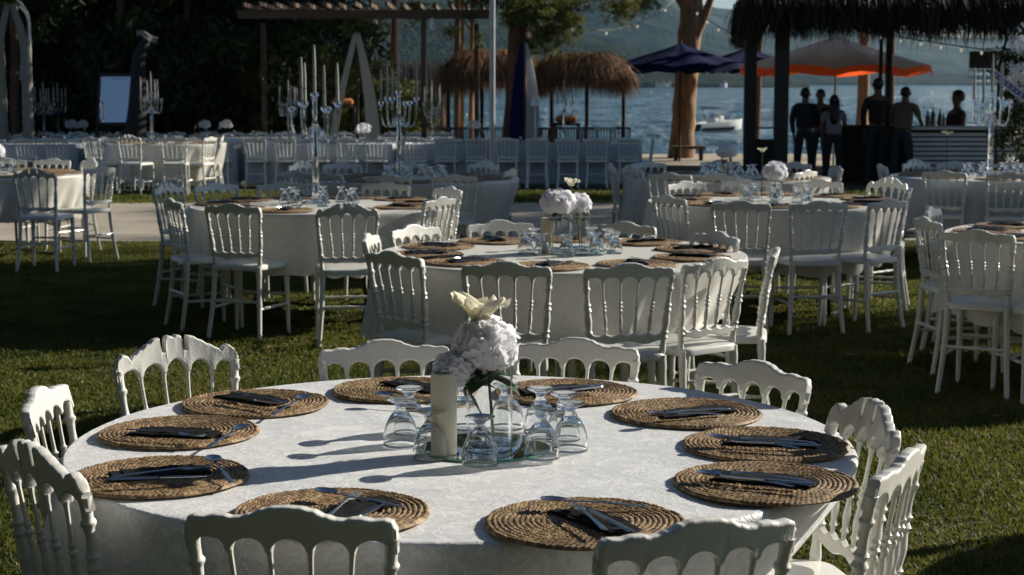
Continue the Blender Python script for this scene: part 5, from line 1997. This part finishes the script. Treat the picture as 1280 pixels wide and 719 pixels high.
for k, (x, y, h, sc, ds) in enumerate(((-8.5, 47, 9.5, 2.0, "above the pergola"), (-1.5, 47, 10.0, 2.0, "above the thatched canopies"), (7.0, 49.5, 11.2, 2.0, "behind the hut"), (9.5, 43.5, 10.8, 1.3, "rising close behind the bar"), (X(157, 36.5), 36.5, 8.6, 1.9, "behind the standing mirror"), (X(234, 37), 37, 8.8, 1.9, "between mirror and pergola"), (X(20, 35), 35, 8.6, 1.9, "behind the draped arch"))):
    t = tree(x, y, h, "tall tree with unseen crown added to block light, " + ds, crown=k, sc=sc, szz=.8, seed=k + 80, r0=.10, group="tall trees over the shore", name="tall_tree")  # crowns out of view, added to block sky and sun over the background


# ---- umbrellas
def umbrella(px, y, hw, zap, zev, label, canvas, valance, sides=8, closed=False, name="beach_umbrella", vh=.14, rz=0.2):
    x = X(px, y)
    t = thing(name, label, "umbrella", (x, y, GZ), rz, "umbrellas on the shore")
    b = MB()
    def fn(u, v):
        a = 2 * PI * u
        k = abs(((u * sides) % 1) - .5) * 2
        rad = hw * v * (1 - .05 * (1 - k)) 
        z = zap - (zap - zev) * (v ** .9) - .10 * v * (1 - k) ** 2 * .9
        return (rad * math.cos(a), rad * math.sin(a), z - GZ)
    b.grid(fn, sides * 6, 9, wrap=True)
    b.build("canopy", canvas, t, sharp=0)
    b = MB()
    def fv(u, v):
        p = fn(u, 1)
        return (p[0] * (1.002 + .015 * v), p[1] * (1.002 + .015 * v), p[2] - vh * v * (1 + .25 * math.sin(u * sides * 2 * PI)))
    b.grid(fv, sides * 6, 4, wrap=True); b.build("valance", valance, t, sharp=0)
    b = MB(); b.tube([(0, 0, 0), (0, 0, zap - GZ + .06)], .028, 10); b.build("pole", M_white if valance is M_orange else M_wood_dark, t)
    for k in range(sides):
        a = 2 * PI * k / sides
        e = fn(k / sides, .97); m_ = fn(k / sides, .05)
        b = MB(); b.tube([(m_[0], m_[1], m_[2] - .03), (e[0], e[1], e[2] - .02)], .009, 5); b.build("rib", M_wood_dark, t)
    return t


umbrella(850, 40.5, 1.60, Z(54, 40.5), Z(80, 40.5), "navy blue umbrella spread in front of the big eucalyptus trunk", M_bluecloth, M_bluecloth)
umbrella(932, 41.5, 1.35, Z(60, 41.5), Z(80, 41.5), "second navy blue umbrella half hidden by the hut post", M_bluecloth, M_bluecloth)
umbrella(1043, 38.5, 2.15, Z(44, 38.5), Z(82, 38.5), "white umbrella with orange valance behind the people", M_umbwhite, M_orange, vh=.16)
# closed umbrella
t = thing("closed_umbrella", "folded navy and cream umbrella standing by the thatched canopy", "umbrella", (X(655, 31.9), 31.9, GZ))
zt = Z(54, 31.9) - GZ
for dx, mt, nm, sd in ((-.12, M_bluecloth, "navy_fold", 1), (.08, M_umbwhite, "cream_fold", 2)):
    b = MB(); drape(b, (dx * .4, 0, zt), (dx * 1.1, 0, .55), .03, .13, sd, 5); b.build(nm, mt, t)
b = MB(); post(b, 0, 0, 0, zt + .1, .025); b.build("pole", M_wood_dark, t)
# little lamp on the terrace
t = thing("table_lamp", "small white lampshade shining beside the folded umbrella", "lamp", (X(669, 31.8), 31.8, GZ))
b = MB(); b.lathe([(.10, Z(133, 31.8) - GZ), (.07, Z(121, 31.8) - GZ), (.065, Z(121, 31.8) - GZ), (.095, Z(133, 31.8) - GZ)], 20, close=True); b.build("shade", M_white, t)
b = MB(); b.tube([(0, 0, 0), (0, 0, Z(122, 31.8) - GZ)], .018, 8); b.build("stand", M_white, t)

# dining chairs on the terrace under the canopies
def terrace_chair_mesh():
    b = MB()
    for s in (-1, 1):
        b.tube([(s * .20, -.2, 0), (s * .20, -.2, .44), (s * .20, -.26, .92)], .018, 6)
        b.tube([(s * .20, .2, 0), (s * .20, .2, .44)], .018, 6)
    b.box((0, 0, .45), (.42, .42, .03), bevel=.008)
    b.box((0, -.255, .90), (.38, .022, .05)); b.box((0, -.225, .60), (.38, .02, .04))
    for k in range(6): b.box((-.15 + k * .06, -.24, .75), (.022, .016, .27))
    return b
TCH = [terrace_chair_mesh().mesh("dining_chair", m_) for m_ in (M_white, simple("brown_chair", (.16, .08, .04), .6, noise=.2), simple("grey_chair", (.25, .27, .29), .6, noise=.2))]
for k in range(12):
    px = 566 + k * 19.0
    o = link("dining_chair", TCH[(1, 2, 1, 0, 1, 2, 1, 1, 2, 1, 0, 1)[k]], None, (X(px, 36.3), 36.3 + .2 * (k % 2), GZ), random.uniform(-.3, .3))
    tag(o, "slatted %s dining chair, %s in line under the thatched canopies" % (("white", "brown", "grey")[(1, 2, 1, 0, 1, 2, 1, 1, 2, 1, 0, 1)[k]], ("first", "second", "third", "fourth", "fifth", "sixth", "seventh", "eighth", "ninth", "tenth", "eleventh", "last")[k]), "chair", "dining chairs on the terrace")
for px, y, lb in ((708, 37.4, "orange cushion on the bench under the ragged thatched canopy"), (428, 36.0, "small orange cushion seen past the tripod drape")):
    b = MB(); b.box((0, 0, 0), (.45, .3, .16), bevel=.05); o = b.build("cushion", M_cushion); o.location = (X(px, y), y, Z(149 if px > 500 else 128, y)); tag(o, lb, "cushion")
    s_ = MB(); s_.box((0, 0, 0), (.6, .4, .05), bevel=.01)
    t = thing("bench", "low wooden bench carrying the " + lb.replace(" on the bench", "").replace("small ", ""), "bench", (X(px, y), y, GZ))
    zt = Z(149 if px > 500 else 128, y) - GZ - .105
    bb = MB(); bb.box((0, 0, zt), (.6, .4, .05), bevel=.01); bb.build("seat", M_wood_dark, t)
    for sx in (-1, 1):
        bb = MB(); bb.box((sx * .25, 0, (zt - .025) / 2), (.05, .35, zt - .03)); bb.build("leg", M_wood_dark, t, smooth=False)

# low wall / bench by the shore trunk
t = thing("shore_bench", "low dark bench at the foot of the big trunk", "bench", (X(861, 41), 41, GZ))
b = MB(); b.box((0, 0, .32), (.78, .35, .07), bevel=.01); b.build("seat", M_wood, t)
for sx in (-.3, .3):
    b = MB(); b.box((sx, 0, .14), (.07, .3, .29)); b.build("leg", M_wood_dark, t, smooth=False)

# ---- motor boat
by = 112.0
bx = X(897, by, -1.5)
t = thing("motor_boat", "small white motor boat with navy stripe and folded bimini moored on the bay", "boat", (bx, by, -1.5), 0.72)
BL = 4.6
def hullf(u, v):
    x = -BL / 2 + BL * u
    hb = .75 * (1 - max(0, (u - .55) / .45) ** 2.2)
    zt_ = .55 + .28 * u ** 2
    a = v * PI
    prof = math.sin(a)
    y = -hb * math.cos(a) * (1 - .25 * prof)
    z = zt_ - (zt_ + .18) * prof ** .8
    return (x + .25 * (1 - prof) * max(0, u - .6), y, z)
b = MB(); b.grid(hullf, 24, 15); b.build("hull", M_hull, t, sharp=0)
b = MB()
b.grid(lambda u, v: (hullf(u, 0)[0], hullf(u, 0)[1] * (1 - 2 * v), hullf(u, 0)[2] - .06), 24, 5); b.build("deck", M_hull, t)
b = MB()
b.grid(lambda u, v: (hullf(.04 + .7 * u, .12 + .10 * v)[0], hullf(.04 + .7 * u, .12 + .10 * v)[1] - .012, hullf(.04 + .7 * u, .12 + .10 * v)[2]), 16, 4)
b.build("side_stripe", M_boatblue, t)
b = MB(); b.box((-BL / 2 - .18, 0, .45), (.34, .30, .5), bevel=.06); b.box((-BL / 2 - .15, 0, .05), (.14, .12, .6)); b.build("outboard_motor", M_boatblue, t)
b = MB(); b.box((.1, 0, .78), (.45, .6, .45), bevel=.08); b.box((-.55, 0, .70), (.4, .9, .30), bevel=.08); b.build("console", M_hull, t)
for sy in (-.55, .55):
    for xa_, xb_ in ((-.1, -.75), (-1.2, -.65)):
        b = MB(); b.tube([(xa_, sy, .6), (xb_, sy, 1.45)], .02, 6); b.build("bimini_pole", M_pole, t)
b = MB(); b.box((-.72, 0, 1.50), (.75, 1.2, .08), bevel=.03); b.build("bimini", M_boatblue, t)
b = MB(); b.tube([(.6, .5, .75), (1.2, .3, 1.0), (1.75, 0, 1.05), (1.2, -.3, 1.0), (.6, -.5, .75)], .015, 6); b.build("bow_rail", M_pole, t)

# white boat farther out behind the bar
t = thing("moored_boat", "white boat half hidden behind the candelabra by the bar", "boat", (X(1222, 90, -1.5), 90, -1.5), .1)
b = MB(); b.grid(hullf, 24, 15); b.build("hull", M_hull, t, sharp=0)
b = MB(); b.box((-.3, 0, .75), (1.5, .8, .4), bevel=.1); b.build("cabin", M_hull, t)
b = MB(); b.tube([(0, 0, .8), (0, 0, 4.6)], .03, 6); b.build("mast", M_white, t)

# ------------------------------------------------------------------ bar hut
hut = thing("bar_hut", "dark thatched bar hut with black posts beside the sea", "hut", (8.2, 33.0, GZ))
HX, HY = 8.2, 33.0
def hb(px, y): return X(px, y) - HX
b = MB()
rx0, rx1 = hb(928, 30.0), 5.6
ry0, ry1 = -3.0, 4.2
ze = Z(-5, 30.0) - GZ
zr = 5.0
# hipped roof shell
ridge0, ridge1 = rx0 + 2.6, rx1 - 2.6
vs = [(rx0, ry0, ze), (rx1, ry0, ze), (rx1, ry1, ze), (rx0 + .85, ry1, ze), (ridge0, .6, zr), (ridge1, .6, zr)]
vs2 = [(x, y, z - .18) for x, y, z in vs]
b.add(vs + vs2, [(0, 1, 5, 4), (1, 2, 5), (2, 3, 4, 5), (3, 0, 4), (6, 10, 11, 7), (7, 11, 8), (8, 11, 10, 9), (9, 10, 6), (0, 6, 7, 1), (1, 7, 8, 2), (2, 8, 9, 3), (3, 9, 6, 0)])
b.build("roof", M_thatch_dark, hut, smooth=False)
A, D = [], []
def lerp3(p, q, t): return tuple(p[i] + (q[i] - p[i]) * t for i in range(3))
for (e0, e1, r0_, r1_, dn) in ((vs[0], vs[1], vs[4], vs[5], (0, -1, -.55)), (vs[3], vs[0], vs[4], vs[4], (-1, 0, -.55))):
    for v in np.linspace(0, .95, 16):
        m = 110 if dn[0] == 0 else 0
        for i in range(m):
            t_ = (i + random.random()) / m
            p = lerp3(lerp3(e0, e1, t_), lerp3(r0_, r1_, t_), v)
            A.append((p[0], p[1], p[2] + .03)); D.append(dn)
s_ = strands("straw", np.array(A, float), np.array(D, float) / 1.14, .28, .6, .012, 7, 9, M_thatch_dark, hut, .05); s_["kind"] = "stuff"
A = []
for i in range(900):
    A.append((rx0 + (rx1 - rx0) * random.random(), ry0 + random.uniform(-.05, .25), ze - random.uniform(0, .3)))
for i in range(500):
    q_ = random.random(); A.append((rx0 + .85 * q_ + random.uniform(-.05, .2), ry0 + (ry1 - ry0) * q_, ze - random.uniform(0, .3)))
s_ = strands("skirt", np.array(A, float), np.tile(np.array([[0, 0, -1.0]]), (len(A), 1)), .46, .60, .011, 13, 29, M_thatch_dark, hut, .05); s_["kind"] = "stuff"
# sparse fringe under the eaves, seen against the bay
A = []; 
for i in range(170): A.append((rx0 + .2 + (rx1 - rx0 - .4) * random.random(), random.choice((ry0 + .1, ry0 + .3, ry1 - .1, ry1 - .2)), ze - .40))
s_ = strands("fringe", np.array(A, float), np.tile(np.array([[0, 0, -1.0]]), (len(A), 1)), .15, .52, .006, 5, 19, M_thatch_dark, hut, .10); s_["kind"] = "stuff"
for px, w, y in ((937, .20, 31.0), (976, .23, 30.6), (1099, .06, 32.5), (1109, .10, 32.0), (1290, .2, 30.6)):
    b = MB(); b.box((hb(px, y), y - HY, ze / 2 - .05), (w, w, ze - .05), bevel=.01); b.build("post", M_wood_dark, hut)
for px, y in ((985, 36.8), (1190, 36.8)):
    pass
b = MB(); b.box(((hb(932, 31.0) + 5.3) / 2, -2.1, ze - .16), (5.3 - hb(932, 31.0), .12, .18)); b.build("beam", M_wood_dark, hut, smooth=False)
# low panel between the first two posts
b = MB(); b.box((hb(957, 31), -1.95, .42), (.36, .05, .84)); b.build("side_panel", M_wood_dark, hut, smooth=False)
for k in range(1):
    b = MB(); b.box((hb(957, 31), -2.0, Z(160, 31) - GZ), (.36, .03, .03)); b.build("side_rail", M_wood_dark, hut, smooth=False)

# bar counter with horizontal boards
cy_ = 31.2
cx0, cx1 = X(1138, cy_), X(1300, cy_)
zc = Z(158, cy_) - GZ
t = thing("bar_counter", "white slatted bar counter with pale top under the hut", "counter", ((cx0 + cx1) / 2, cy_, GZ))
cw = cx1 - cx0
b = MB(); b.box((0, .10, zc - .03), (cw + .1, .62, .06), bevel=.01); b.build("counter_top", M_white, t)
b = MB(); b.box((0, .16, (zc - .07) / 2), (cw - .04, .40, zc - .08)); b.build("body", M_wood_dark, t, smooth=False)
nb = 11
for k in range(nb):
    b = MB(); b.box((0, -.06, .06 + k * (zc - .12) / nb), (cw, .025, (zc - .12) / nb * .72), bevel=.004); b.build("board", M_white, t)
# side counter in front of the standing people (dark)
sx0, sx1 = X(1052, 32.4), X(1136, 32.4)
t = thing("side_counter", "dark wooden side counter behind the standing people", "counter", ((sx0 + sx1) / 2, 32.6, GZ))
b = MB(); b.box((0, 0, .5), (sx1 - sx0, .5, 1.0)); b.build("body", M_wood_dark, t, smooth=False)
b = MB(); b.box((0, -.02, 1.03), (sx1 - sx0 + .1, .6, .05), bevel=.01); b.build("counter_top", M_wood, t)
# bottles on the bar
for k, (px, h_, lb) in enumerate(((1166, .34, "tallest dark bottle on the bar counter, orange cap"), (1160, .27, "squat dark bottle standing against the tallest one"), (1176, .29, "dark bottle between the tall bottle and the seated person"), (1181, .22, "shortest dark bottle on the bar counter"))):
    t = thing("bottle", lb, "bottle", (X(px, 31.4), 31.4 + .04 * k, GZ + zc), 0, "bottles on the bar counter")
    r0 = .045
    b = MB(); b.lathe([(.0001, 0), (r0, 0), (r0, h_ * .55), (r0 * .85, h_ * .65), (r0 * .35, h_ * .75), (r0 * .32, h_ * .95), (.0001, h_ * .95)], 14); b.build("glass_body", M_bottle, t)
    b = MB(); b.lathe([(.0001, h_ * .94), (r0 * .4, h_ * .94), (r0 * .4, h_), (.0001, h_)], 12); b.build("cap", M_cushion if k == 0 else M_wood_dark, t)

# hanging glass rack at the end of the bar
t = thing("hanging_rack", "black hanging rack of upturned glasses at the end of the bar", "rack", (X(1226, 30.8), 30.8, 0))
b = MB(); zz = Z(75, 30.8); b.box((0, 0, zz), (.40, .35, .30)); b.build("box", M_wood_dark, t, smooth=False)
for k, py in enumerate((88, 97, 106)):
    b = MB(); b.box((0, 0, Z(py, 30.8)), (.42 + .02 * k, .36, .015)); b.build("shelf", M_metal_dark, t, smooth=False)
for k in range(6):
    b = MB(); b.tube([(-.18 + k * .072, -.15, Z(87, 30.8)), (-.18 + k * .072, -.15, Z(106, 30.8))], .006, 5); b.build("bar", M_metal_dark, t)
b = MB(); b.tube([(0, 0, Z(65, 30.8)), (0, 0, ze + GZ - .05)], .008, 5); b.build("chain", M_cable, t)
for q, py in enumerate((87.5, 96.5)):
    for k in range(5):
        o = goblet((X(1226, 30.8) - .15 + k * .075, 30.75, Z(py + 7.2, 30.8)), "%s glass from the mirror side on the %s shelf of the black rack" % (ORD[k], ("upper", "lower")[q]), GOBL, .9, "glasses on the hanging rack")

# white flower stand and blue sash
fy = 21.0
fx = X(1268, fy)
t = thing("flower_stand", "tall stand covered with small white flowers at the bar-side frame edge", "decoration", (fx, fy, 0))
b = MB()
for s_ in (-.22, .22): b.tube([(s_, 0, 0), (s_, 0, 1.8), (s_ * .6, 0, 2.15), (0, 0, 2.3)], .018, 8)
b.build("frame", M_metal_dark, t)
fm = crown_mesh(91, n_cl=46, per=50, rx=.26, rz=.75, cl=.10, leaf=.026, mat=M_petal, name="blossom"); o = link("blossom", fm, t); o.location = (.05, 0, 1.35)
fm = crown_mesh(92, n_cl=50, per=60, rx=.30, rz=.9, cl=.14, leaf=.04, mat=M_leaf_dark, name="foliage"); o = link("foliage", fm, t); o.location = (.08, .06, 1.25)
t2 = thing("sash", "blue lettered sash with white borders slung across the flower stand", "sash", (X(1258, fy - .4), fy - .4, 0))
za, zb = Z(92, fy - .4), Z(132, fy - .4)
xa, xb = X(1238, fy - .4) - X(1258, fy - .4), X(1290, fy - .4) - X(1258, fy - .4)
def sashf(w0, w1, off):
    def f(u, v):
        return (xa + (xb - xa) * u, off + .02 * math.sin(u * 5), za + (zb - za) * u + w0 + (w1 - w0) * v)
    return f
b = MB(); b.grid(sashf(-.05, .07, 0), 14, 4); b.grid(lambda u, v: (lambda p: (p[0], p[1] + .004, p[2]))(sashf(-.05, .07, 0)(u, 1 - v)), 14, 4); b.build("ribbon", M_white, t2)
b = MB(); b.grid(sashf(-.030, .050, -.004), 14, 4); b.build("blue_band", M_ribbon, t2)
b = MB()
for k in range(9):
    u = .08 + k * .10
    p = sashf(.0, .02, -.008)(u, 0)
    b = MB(); b.box((p[0], p[1], p[2] + .008), (.016, .002, .03 - .006 * (k % 3))); b.build("letter", M_white, t2, smooth=False)
b = MB(); b.tube([(xa, .01, za + .05), (xa - .03, .2, za + .3), (fx - X(1258, fy - .4), .4, 2.0)], .006, 5); b.build("cord", M_cable, t2)


# ---- string lights
def string_lights(pa, ya, pb, yb, sag, n, label, show):
    A = Vector((X(pa[0], ya), ya, Z(pa[1], ya))); B = Vector((X(pb[0], yb), yb, Z(pb[1], yb)))
    t = thing("string_light", label, "lights", tuple(A), 0, "strings of bulbs")
    pts = []
    for i in range(25):
        s_ = i / 24
        p = A.lerp(B, s_); p.z -= sag * 4 * s_ * (1 - s_)
        pts.append(tuple(p - A))
    b = MB(); b.tube(pts, .010, 5); b.build("cable", M_cable, t)
    bm = MB(); bm.lathe([(.0001, -.10), (.015, -.095), (.024, -.07), (.020, -.05), (.015, -.03), (.0001, -.03)], 10); me = bm.mesh("bulb", M_bulb)
    sm = MB(); sm.lathe([(.0001, -.035), (.016, -.035), (.016, .005), (.0001, .005)], 8); me2 = sm.mesh("socket", M_cable)
    for k in range(n):
        s_ = (k + .5) / n
        p = A.lerp(B, s_); p.z -= sag * 4 * s_ * (1 - s_)
        o = link("socket", me2, t); o.location = p - A
        q = link("bulb", me, o)
string_lights((864, 8), 41.5, (940, 50), 31.0, .12, 5, "string of bulbs from the big trunk to the hut's first post", 1)
string_lights((690, 25), 33.2, (846, -4), 42.0, .45, 4, "string of bulbs sagging between the two big trees", 1)
string_lights((1085, 40), 30.4, (1262, 66), 30.2, .02, 7, "string of bulbs along the hut's eave", 1)


# ------------------------------------------------------------------ people
WIDE = [1.0]


def skin_mesh(name, J, bones, mat, parent, sub=1):
    """J: name -> (pos, radius[, ry]); bones: list of pairs; first joint is the root"""
    names = list(J)
    me = bpy.data.meshes.new(name)
    me.from_pydata([(J[k][0][0] * (1 + (WIDE[0] - 1) * .35), J[k][0][1], J[k][0][2]) for k in names], [(names.index(a), names.index(b)) for a, b in bones], [])
    me.materials.append(mat)
    o = link(name, me, parent)
    md = o.modifiers.new("skin", 'SKIN'); md.use_smooth_shade = True; md.branch_smoothing = .6
    sk = me.skin_vertices[0].data
    for i, k in enumerate(names):
        r = J[k][1]; r2 = J[k][2] if len(J[k]) > 2 else r
        sk[i].radius = (r, r2)
        sk[i].use_root = (i == 0)
    s = o.modifiers.new("smooth", 'SUBSURF'); s.levels = sub; s.render_levels = sub
    return o


def person(px, y, top, label, shirt, face=90, hair='short', arms=((.22, .18), (.22, .18)), sit=False, lean=0.0, bare_arms=True, z0=GZ, wide=1.22):
    """face: 90 looks away from the camera; arms: (elbow forward, hand forward) of each arm"""
    WIDE[0] = wide
    x = X(px, y)
    Ht = Z(top, y) - z0
    full = Ht
    if sit: full = Ht + .42
    k = full / 1.75
    t = thing("person", label, "person", (x, y, z0 if not sit else z0 + Ht - full + 0.0), math.radians(face) - PI / 2, "people at the bar")
    L_ = lean
    wr_ = 1 + (wide - 1) * .8
    J = {}
    J["pelvis"] = ((0, 0, .95 * k), .120 * k * wr_, .10 * k)
    J["waist"] = ((0, .03 * L_, 1.10 * k), .112 * k * wr_, .095 * k)
    J["chest"] = ((0, .14 * L_, 1.30 * k), .145 * k * wr_, .115 * k)
    J["collar"] = ((0, .20 * L_, 1.43 * k), .095 * k, .075 * k)
    J["neck"] = ((0, .24 * L_ + .01, 1.50 * k), .052 * k)
    J["skull"] = ((0, .28 * L_ + .015, 1.585 * k), .078 * k, .085 * k)
    J["crown"] = ((0, .30 * L_ + .01, 1.655 * k), .082 * k, .094 * k)
    J["top"] = ((0, .30 * L_ + .005, 1.715 * k), .050 * k, .058 * k)
    bones = [("pelvis", "waist"), ("waist", "chest"), ("chest", "collar"), ("collar", "neck"), ("neck", "skull"), ("skull", "crown"), ("crown", "top")]
    for s, nm, ar in ((-1, "l", arms[0]), (1, "r", arms[1])):
        J["sh" + nm] = ((s * .165 * k, .18 * L_, 1.39 * k), .062 * k)
        J["el" + nm] = ((s * .215 * k, .12 * L_ + ar[0], (1.13 + .12 * ar[0]) * k), .043 * k)
        J["wr" + nm] = ((s * .18 * k, .12 * L_ + ar[0] + ar[1], (1.05 + .1 * ar[0] - (0 if ar[1] > .1 else .18)) * k), .028 * k)
        w = Vector(J["wr" + nm][0]); e = Vector(J["el" + nm][0]); d = (w - e).normalized()
        J["pa" + nm] = (tuple(w + d * .07 * k), .032 * k, .016 * k)
        bones += [("collar", "sh" + nm), ("sh" + nm, "el" + nm), ("el" + nm, "wr" + nm), ("wr" + nm, "pa" + nm)]
        side = Vector((1, 0, 0))
        for f in range(4):
            base = w + d * .10 * k + side * (f - 1.5) * .018 * k
            tip = base + d * (.055 + .01 * (1.5 - abs(f - 1.5))) * k - Vector((0, 0, .015))
            J["f%d%s" % (f, nm)] = (tuple(base), .009 * k); J["g%d%s" % (f, nm)] = (tuple(tip), .007 * k)
            bones += [("pa" + nm, "f%d%s" % (f, nm)), ("f%d%s" % (f, nm), "g%d%s" % (f, nm))]
        tb = w + d * .04 * k - side * s * .035 * k
        J["th" + nm] = (tuple(tb), .010 * k); J["tt" + nm] = (tuple(tb + d * .035 * k - side * s * .01), .008 * k)
        bones += [("pa" + nm, "th" + nm), ("th" + nm, "tt" + nm)]
        if sit:
            J["kn" + nm] = ((s * .11 * k, .42 * k, .92 * k), .065 * k); J["an" + nm] = ((s * .11 * k, .44 * k, .50 * k), .042 * k); J["to" + nm] = ((s * .11 * k, .58 * k, .45 * k), .035 * k)
        else:
            J["kn" + nm] = ((s * .11 * k, .03, .50 * k), .062 * k); J["an" + nm] = ((s * .12 * k, -.01, .085 * k), .042 * k); J["to" + nm] = ((s * .13 * k, .14, .035 * k), .035 * k, .03 * k)
        J["hp" + nm] = ((s * .09 * k, .0, .88 * k), .088 * k)
        bones += [("pelvis", "hp" + nm), ("hp" + nm, "kn" + nm), ("kn" + nm, "an" + nm), ("an" + nm, "to" + nm)]
    skin_mesh("body", J, bones, M_skin, t)
    # face: nose, ears, eyes as small children
    hz, hy = 1.615 * k, .29 * L_ + .015
    b = MB(); b.tube([(0, hy + .080 * k, hz + .02 * k), (0, hy + .108 * k, hz - .012 * k), (0, hy + .085 * k, hz - .020 * k)], [.008, .013, .006], 6); b.build("nose", M_skin, t)
    for s in (-1, 1):
        b = MB(); b.tube([(s * .083 * k, hy, hz - .025 * k), (s * .092 * k, hy - .01, hz), (s * .083 * k, hy - .005, hz + .03 * k)], .010, 6); b.build("ear", M_skin, t)
    # shirt and trousers over the body
    S_ = {q: (J[q][0], J[q][1] * 1.14 + .014, (J[q][2] if len(J[q]) > 2 else J[q][1]) * 1.14 + .014) for q in ("pelvis", "waist", "chest", "collar")}
    sb = [("pelvis", "waist"), ("waist", "chest"), ("chest", "collar")]
    for nm in "lr":
        sh, el, wr = Vector(J["sh" + nm][0]), Vector(J["el" + nm][0]), Vector(J["wr" + nm][0])
        S_["sh" + nm] = (tuple(sh), .076 * k); S_["el" + nm] = (tuple(sh.lerp(el, .75) if bare_arms else el), .058 * k)
        sb += [("collar", "sh" + nm), ("sh" + nm, "el" + nm)]
        if not bare_arms:
            S_["wr" + nm] = (tuple(el.lerp(wr, .9)), .040 * k); sb.append(("el" + nm, "wr" + nm))
    skin_mesh("shirt", S_, sb, shirt, t)
    T_ = {"pelvis": (J["pelvis"][0], .140 * k, .115 * k), "waist": ((0, .03 * L_, 1.07 * k), .128 * k, .10 * k)}
    tb_ = [("pelvis", "waist")]
    for nm in "lr":
        for q, e in (("hp", .014), ("kn", .016), ("an", .022)): T_[q + nm] = (J[q + nm][0], J[q + nm][1] + e)
        tb_ += [("pelvis", "hp" + nm), ("hp" + nm, "kn" + nm), ("kn" + nm, "an" + nm)]
    skin_mesh("trousers", T_, tb_, M_trousers, t)
    hb = MB()
    hc = Vector((0, .30 * L_ - .016, 1.650 * k))
    def hf(u, v):
        a = 2 * PI * u; e = PI * v
        rr = math.sin(e)
        wob = 1 + .04 * math.sin(a * 5 + v * 9)
        x, y, z = rr * math.cos(a) * .088 * k * wob, rr * math.sin(a) * .103 * k * wob, math.cos(e) * .100 * k
        if y > .03 * k and z < .035 * k: y = .03 * k + (y - .03 * k) * .25
        return (hc.x + x, hc.y + y, hc.z + z)
    hb.grid(hf, 24, 14, wrap=True)
    if hair == 'long':
        hb.tube([(hc.x, hc.y - .03, hc.z), (0, .28 * L_ - .07, 1.52 * k), (0, .25 * L_ - .12, 1.38 * k), (0, .22 * L_ - .13, 1.25 * k), (0, .2 * L_ - .13, 1.17 * k)], [.055 * k, .055 * k, .055 * k, .045 * k, .02], 14, sq=1.9)
    hb.build("hair", M_hair, t, sharp=0)
    return t


person(1006, 31.6, 109, "person in black with short hair standing next to the thick hut post", M_black_shirt, 75, arms=((.05, .02), (.10, .25)), bare_arms=False, wide=1.35)
person(1025, 32.9, 111, "person in dark clothes mostly hidden between two others at the bar", M_black_shirt, 250, arms=((.02, .02), (.02, .02)))
person(1042, 31.4, 118, "person with long dark hair in a white top, back to the camera", M_white_shirt, 85, hair='long', arms=((.02, .02), (.12, .28)))
person(1096, 31.5, 97, "tall person in dark clothes standing in front of the thin hut posts", M_black_shirt, 100, arms=((.04, .02), (.04, .02)), bare_arms=False)
person(1128, 30.75, 108, "broad person in a tan shirt leaning on the bar counter", M_tan_shirt, 62, arms=((.10, .25), (.18, .3)), lean=.55, bare_arms=True, wide=1.45)
person(1196, 32.2, 112, "person in a dark red shirt sitting behind the bar counter", M_red_shirt, 190, arms=((.10, .2), (.10, .2)), bare_arms=False, sit=True, hair='short')
t = thing("bar_stool", "dark bar stool under the seated person behind the counter", "stool", (X(1196, 32.2), 32.2, GZ))
b = MB(); b.lathe([(.0001, .50), (.17, .50), (.18, .52), (.17, .55), (.0001, .56)], 18); b.build("seat", M_wood_dark, t)
for k in range(4):
    a = k * PI / 2 + .4
    b = MB(); b.tube([(.12 * math.cos(a), .12 * math.sin(a), .50), (.19 * math.cos(a), .19 * math.sin(a), 0)], .014, 6); b.build("leg", M_wood_dark, t)

# ------------------------------------------------------------------ haze over the bay
if HAZE_DENSITY > 0:
    b = MB(); b.box((0, 2000, 396), (20000, 14200, 806)); hz = b.build("haze", None, smooth=False)
    m = bpy.data.materials.new("haze_air"); m.use_nodes = True; nt = m.node_tree
    nt.nodes.remove(nt.nodes["Principled BSDF"])
    pv = nt.nodes.new("ShaderNodeVolumePrincipled")
    pv.inputs["Color"].default_value = (.32, .64, 1.0, 1); pv.inputs["Density"].default_value = HAZE_DENSITY; pv.inputs["Anisotropy"].default_value = 0.2
    nt.links.new(pv.outputs[0], nt.nodes["Material Output"].inputs["Volume"])
    hz.data.materials.append(m)
    tag(hz, "thin blue haze over the bay and the hills", "haze", kind="stuff")
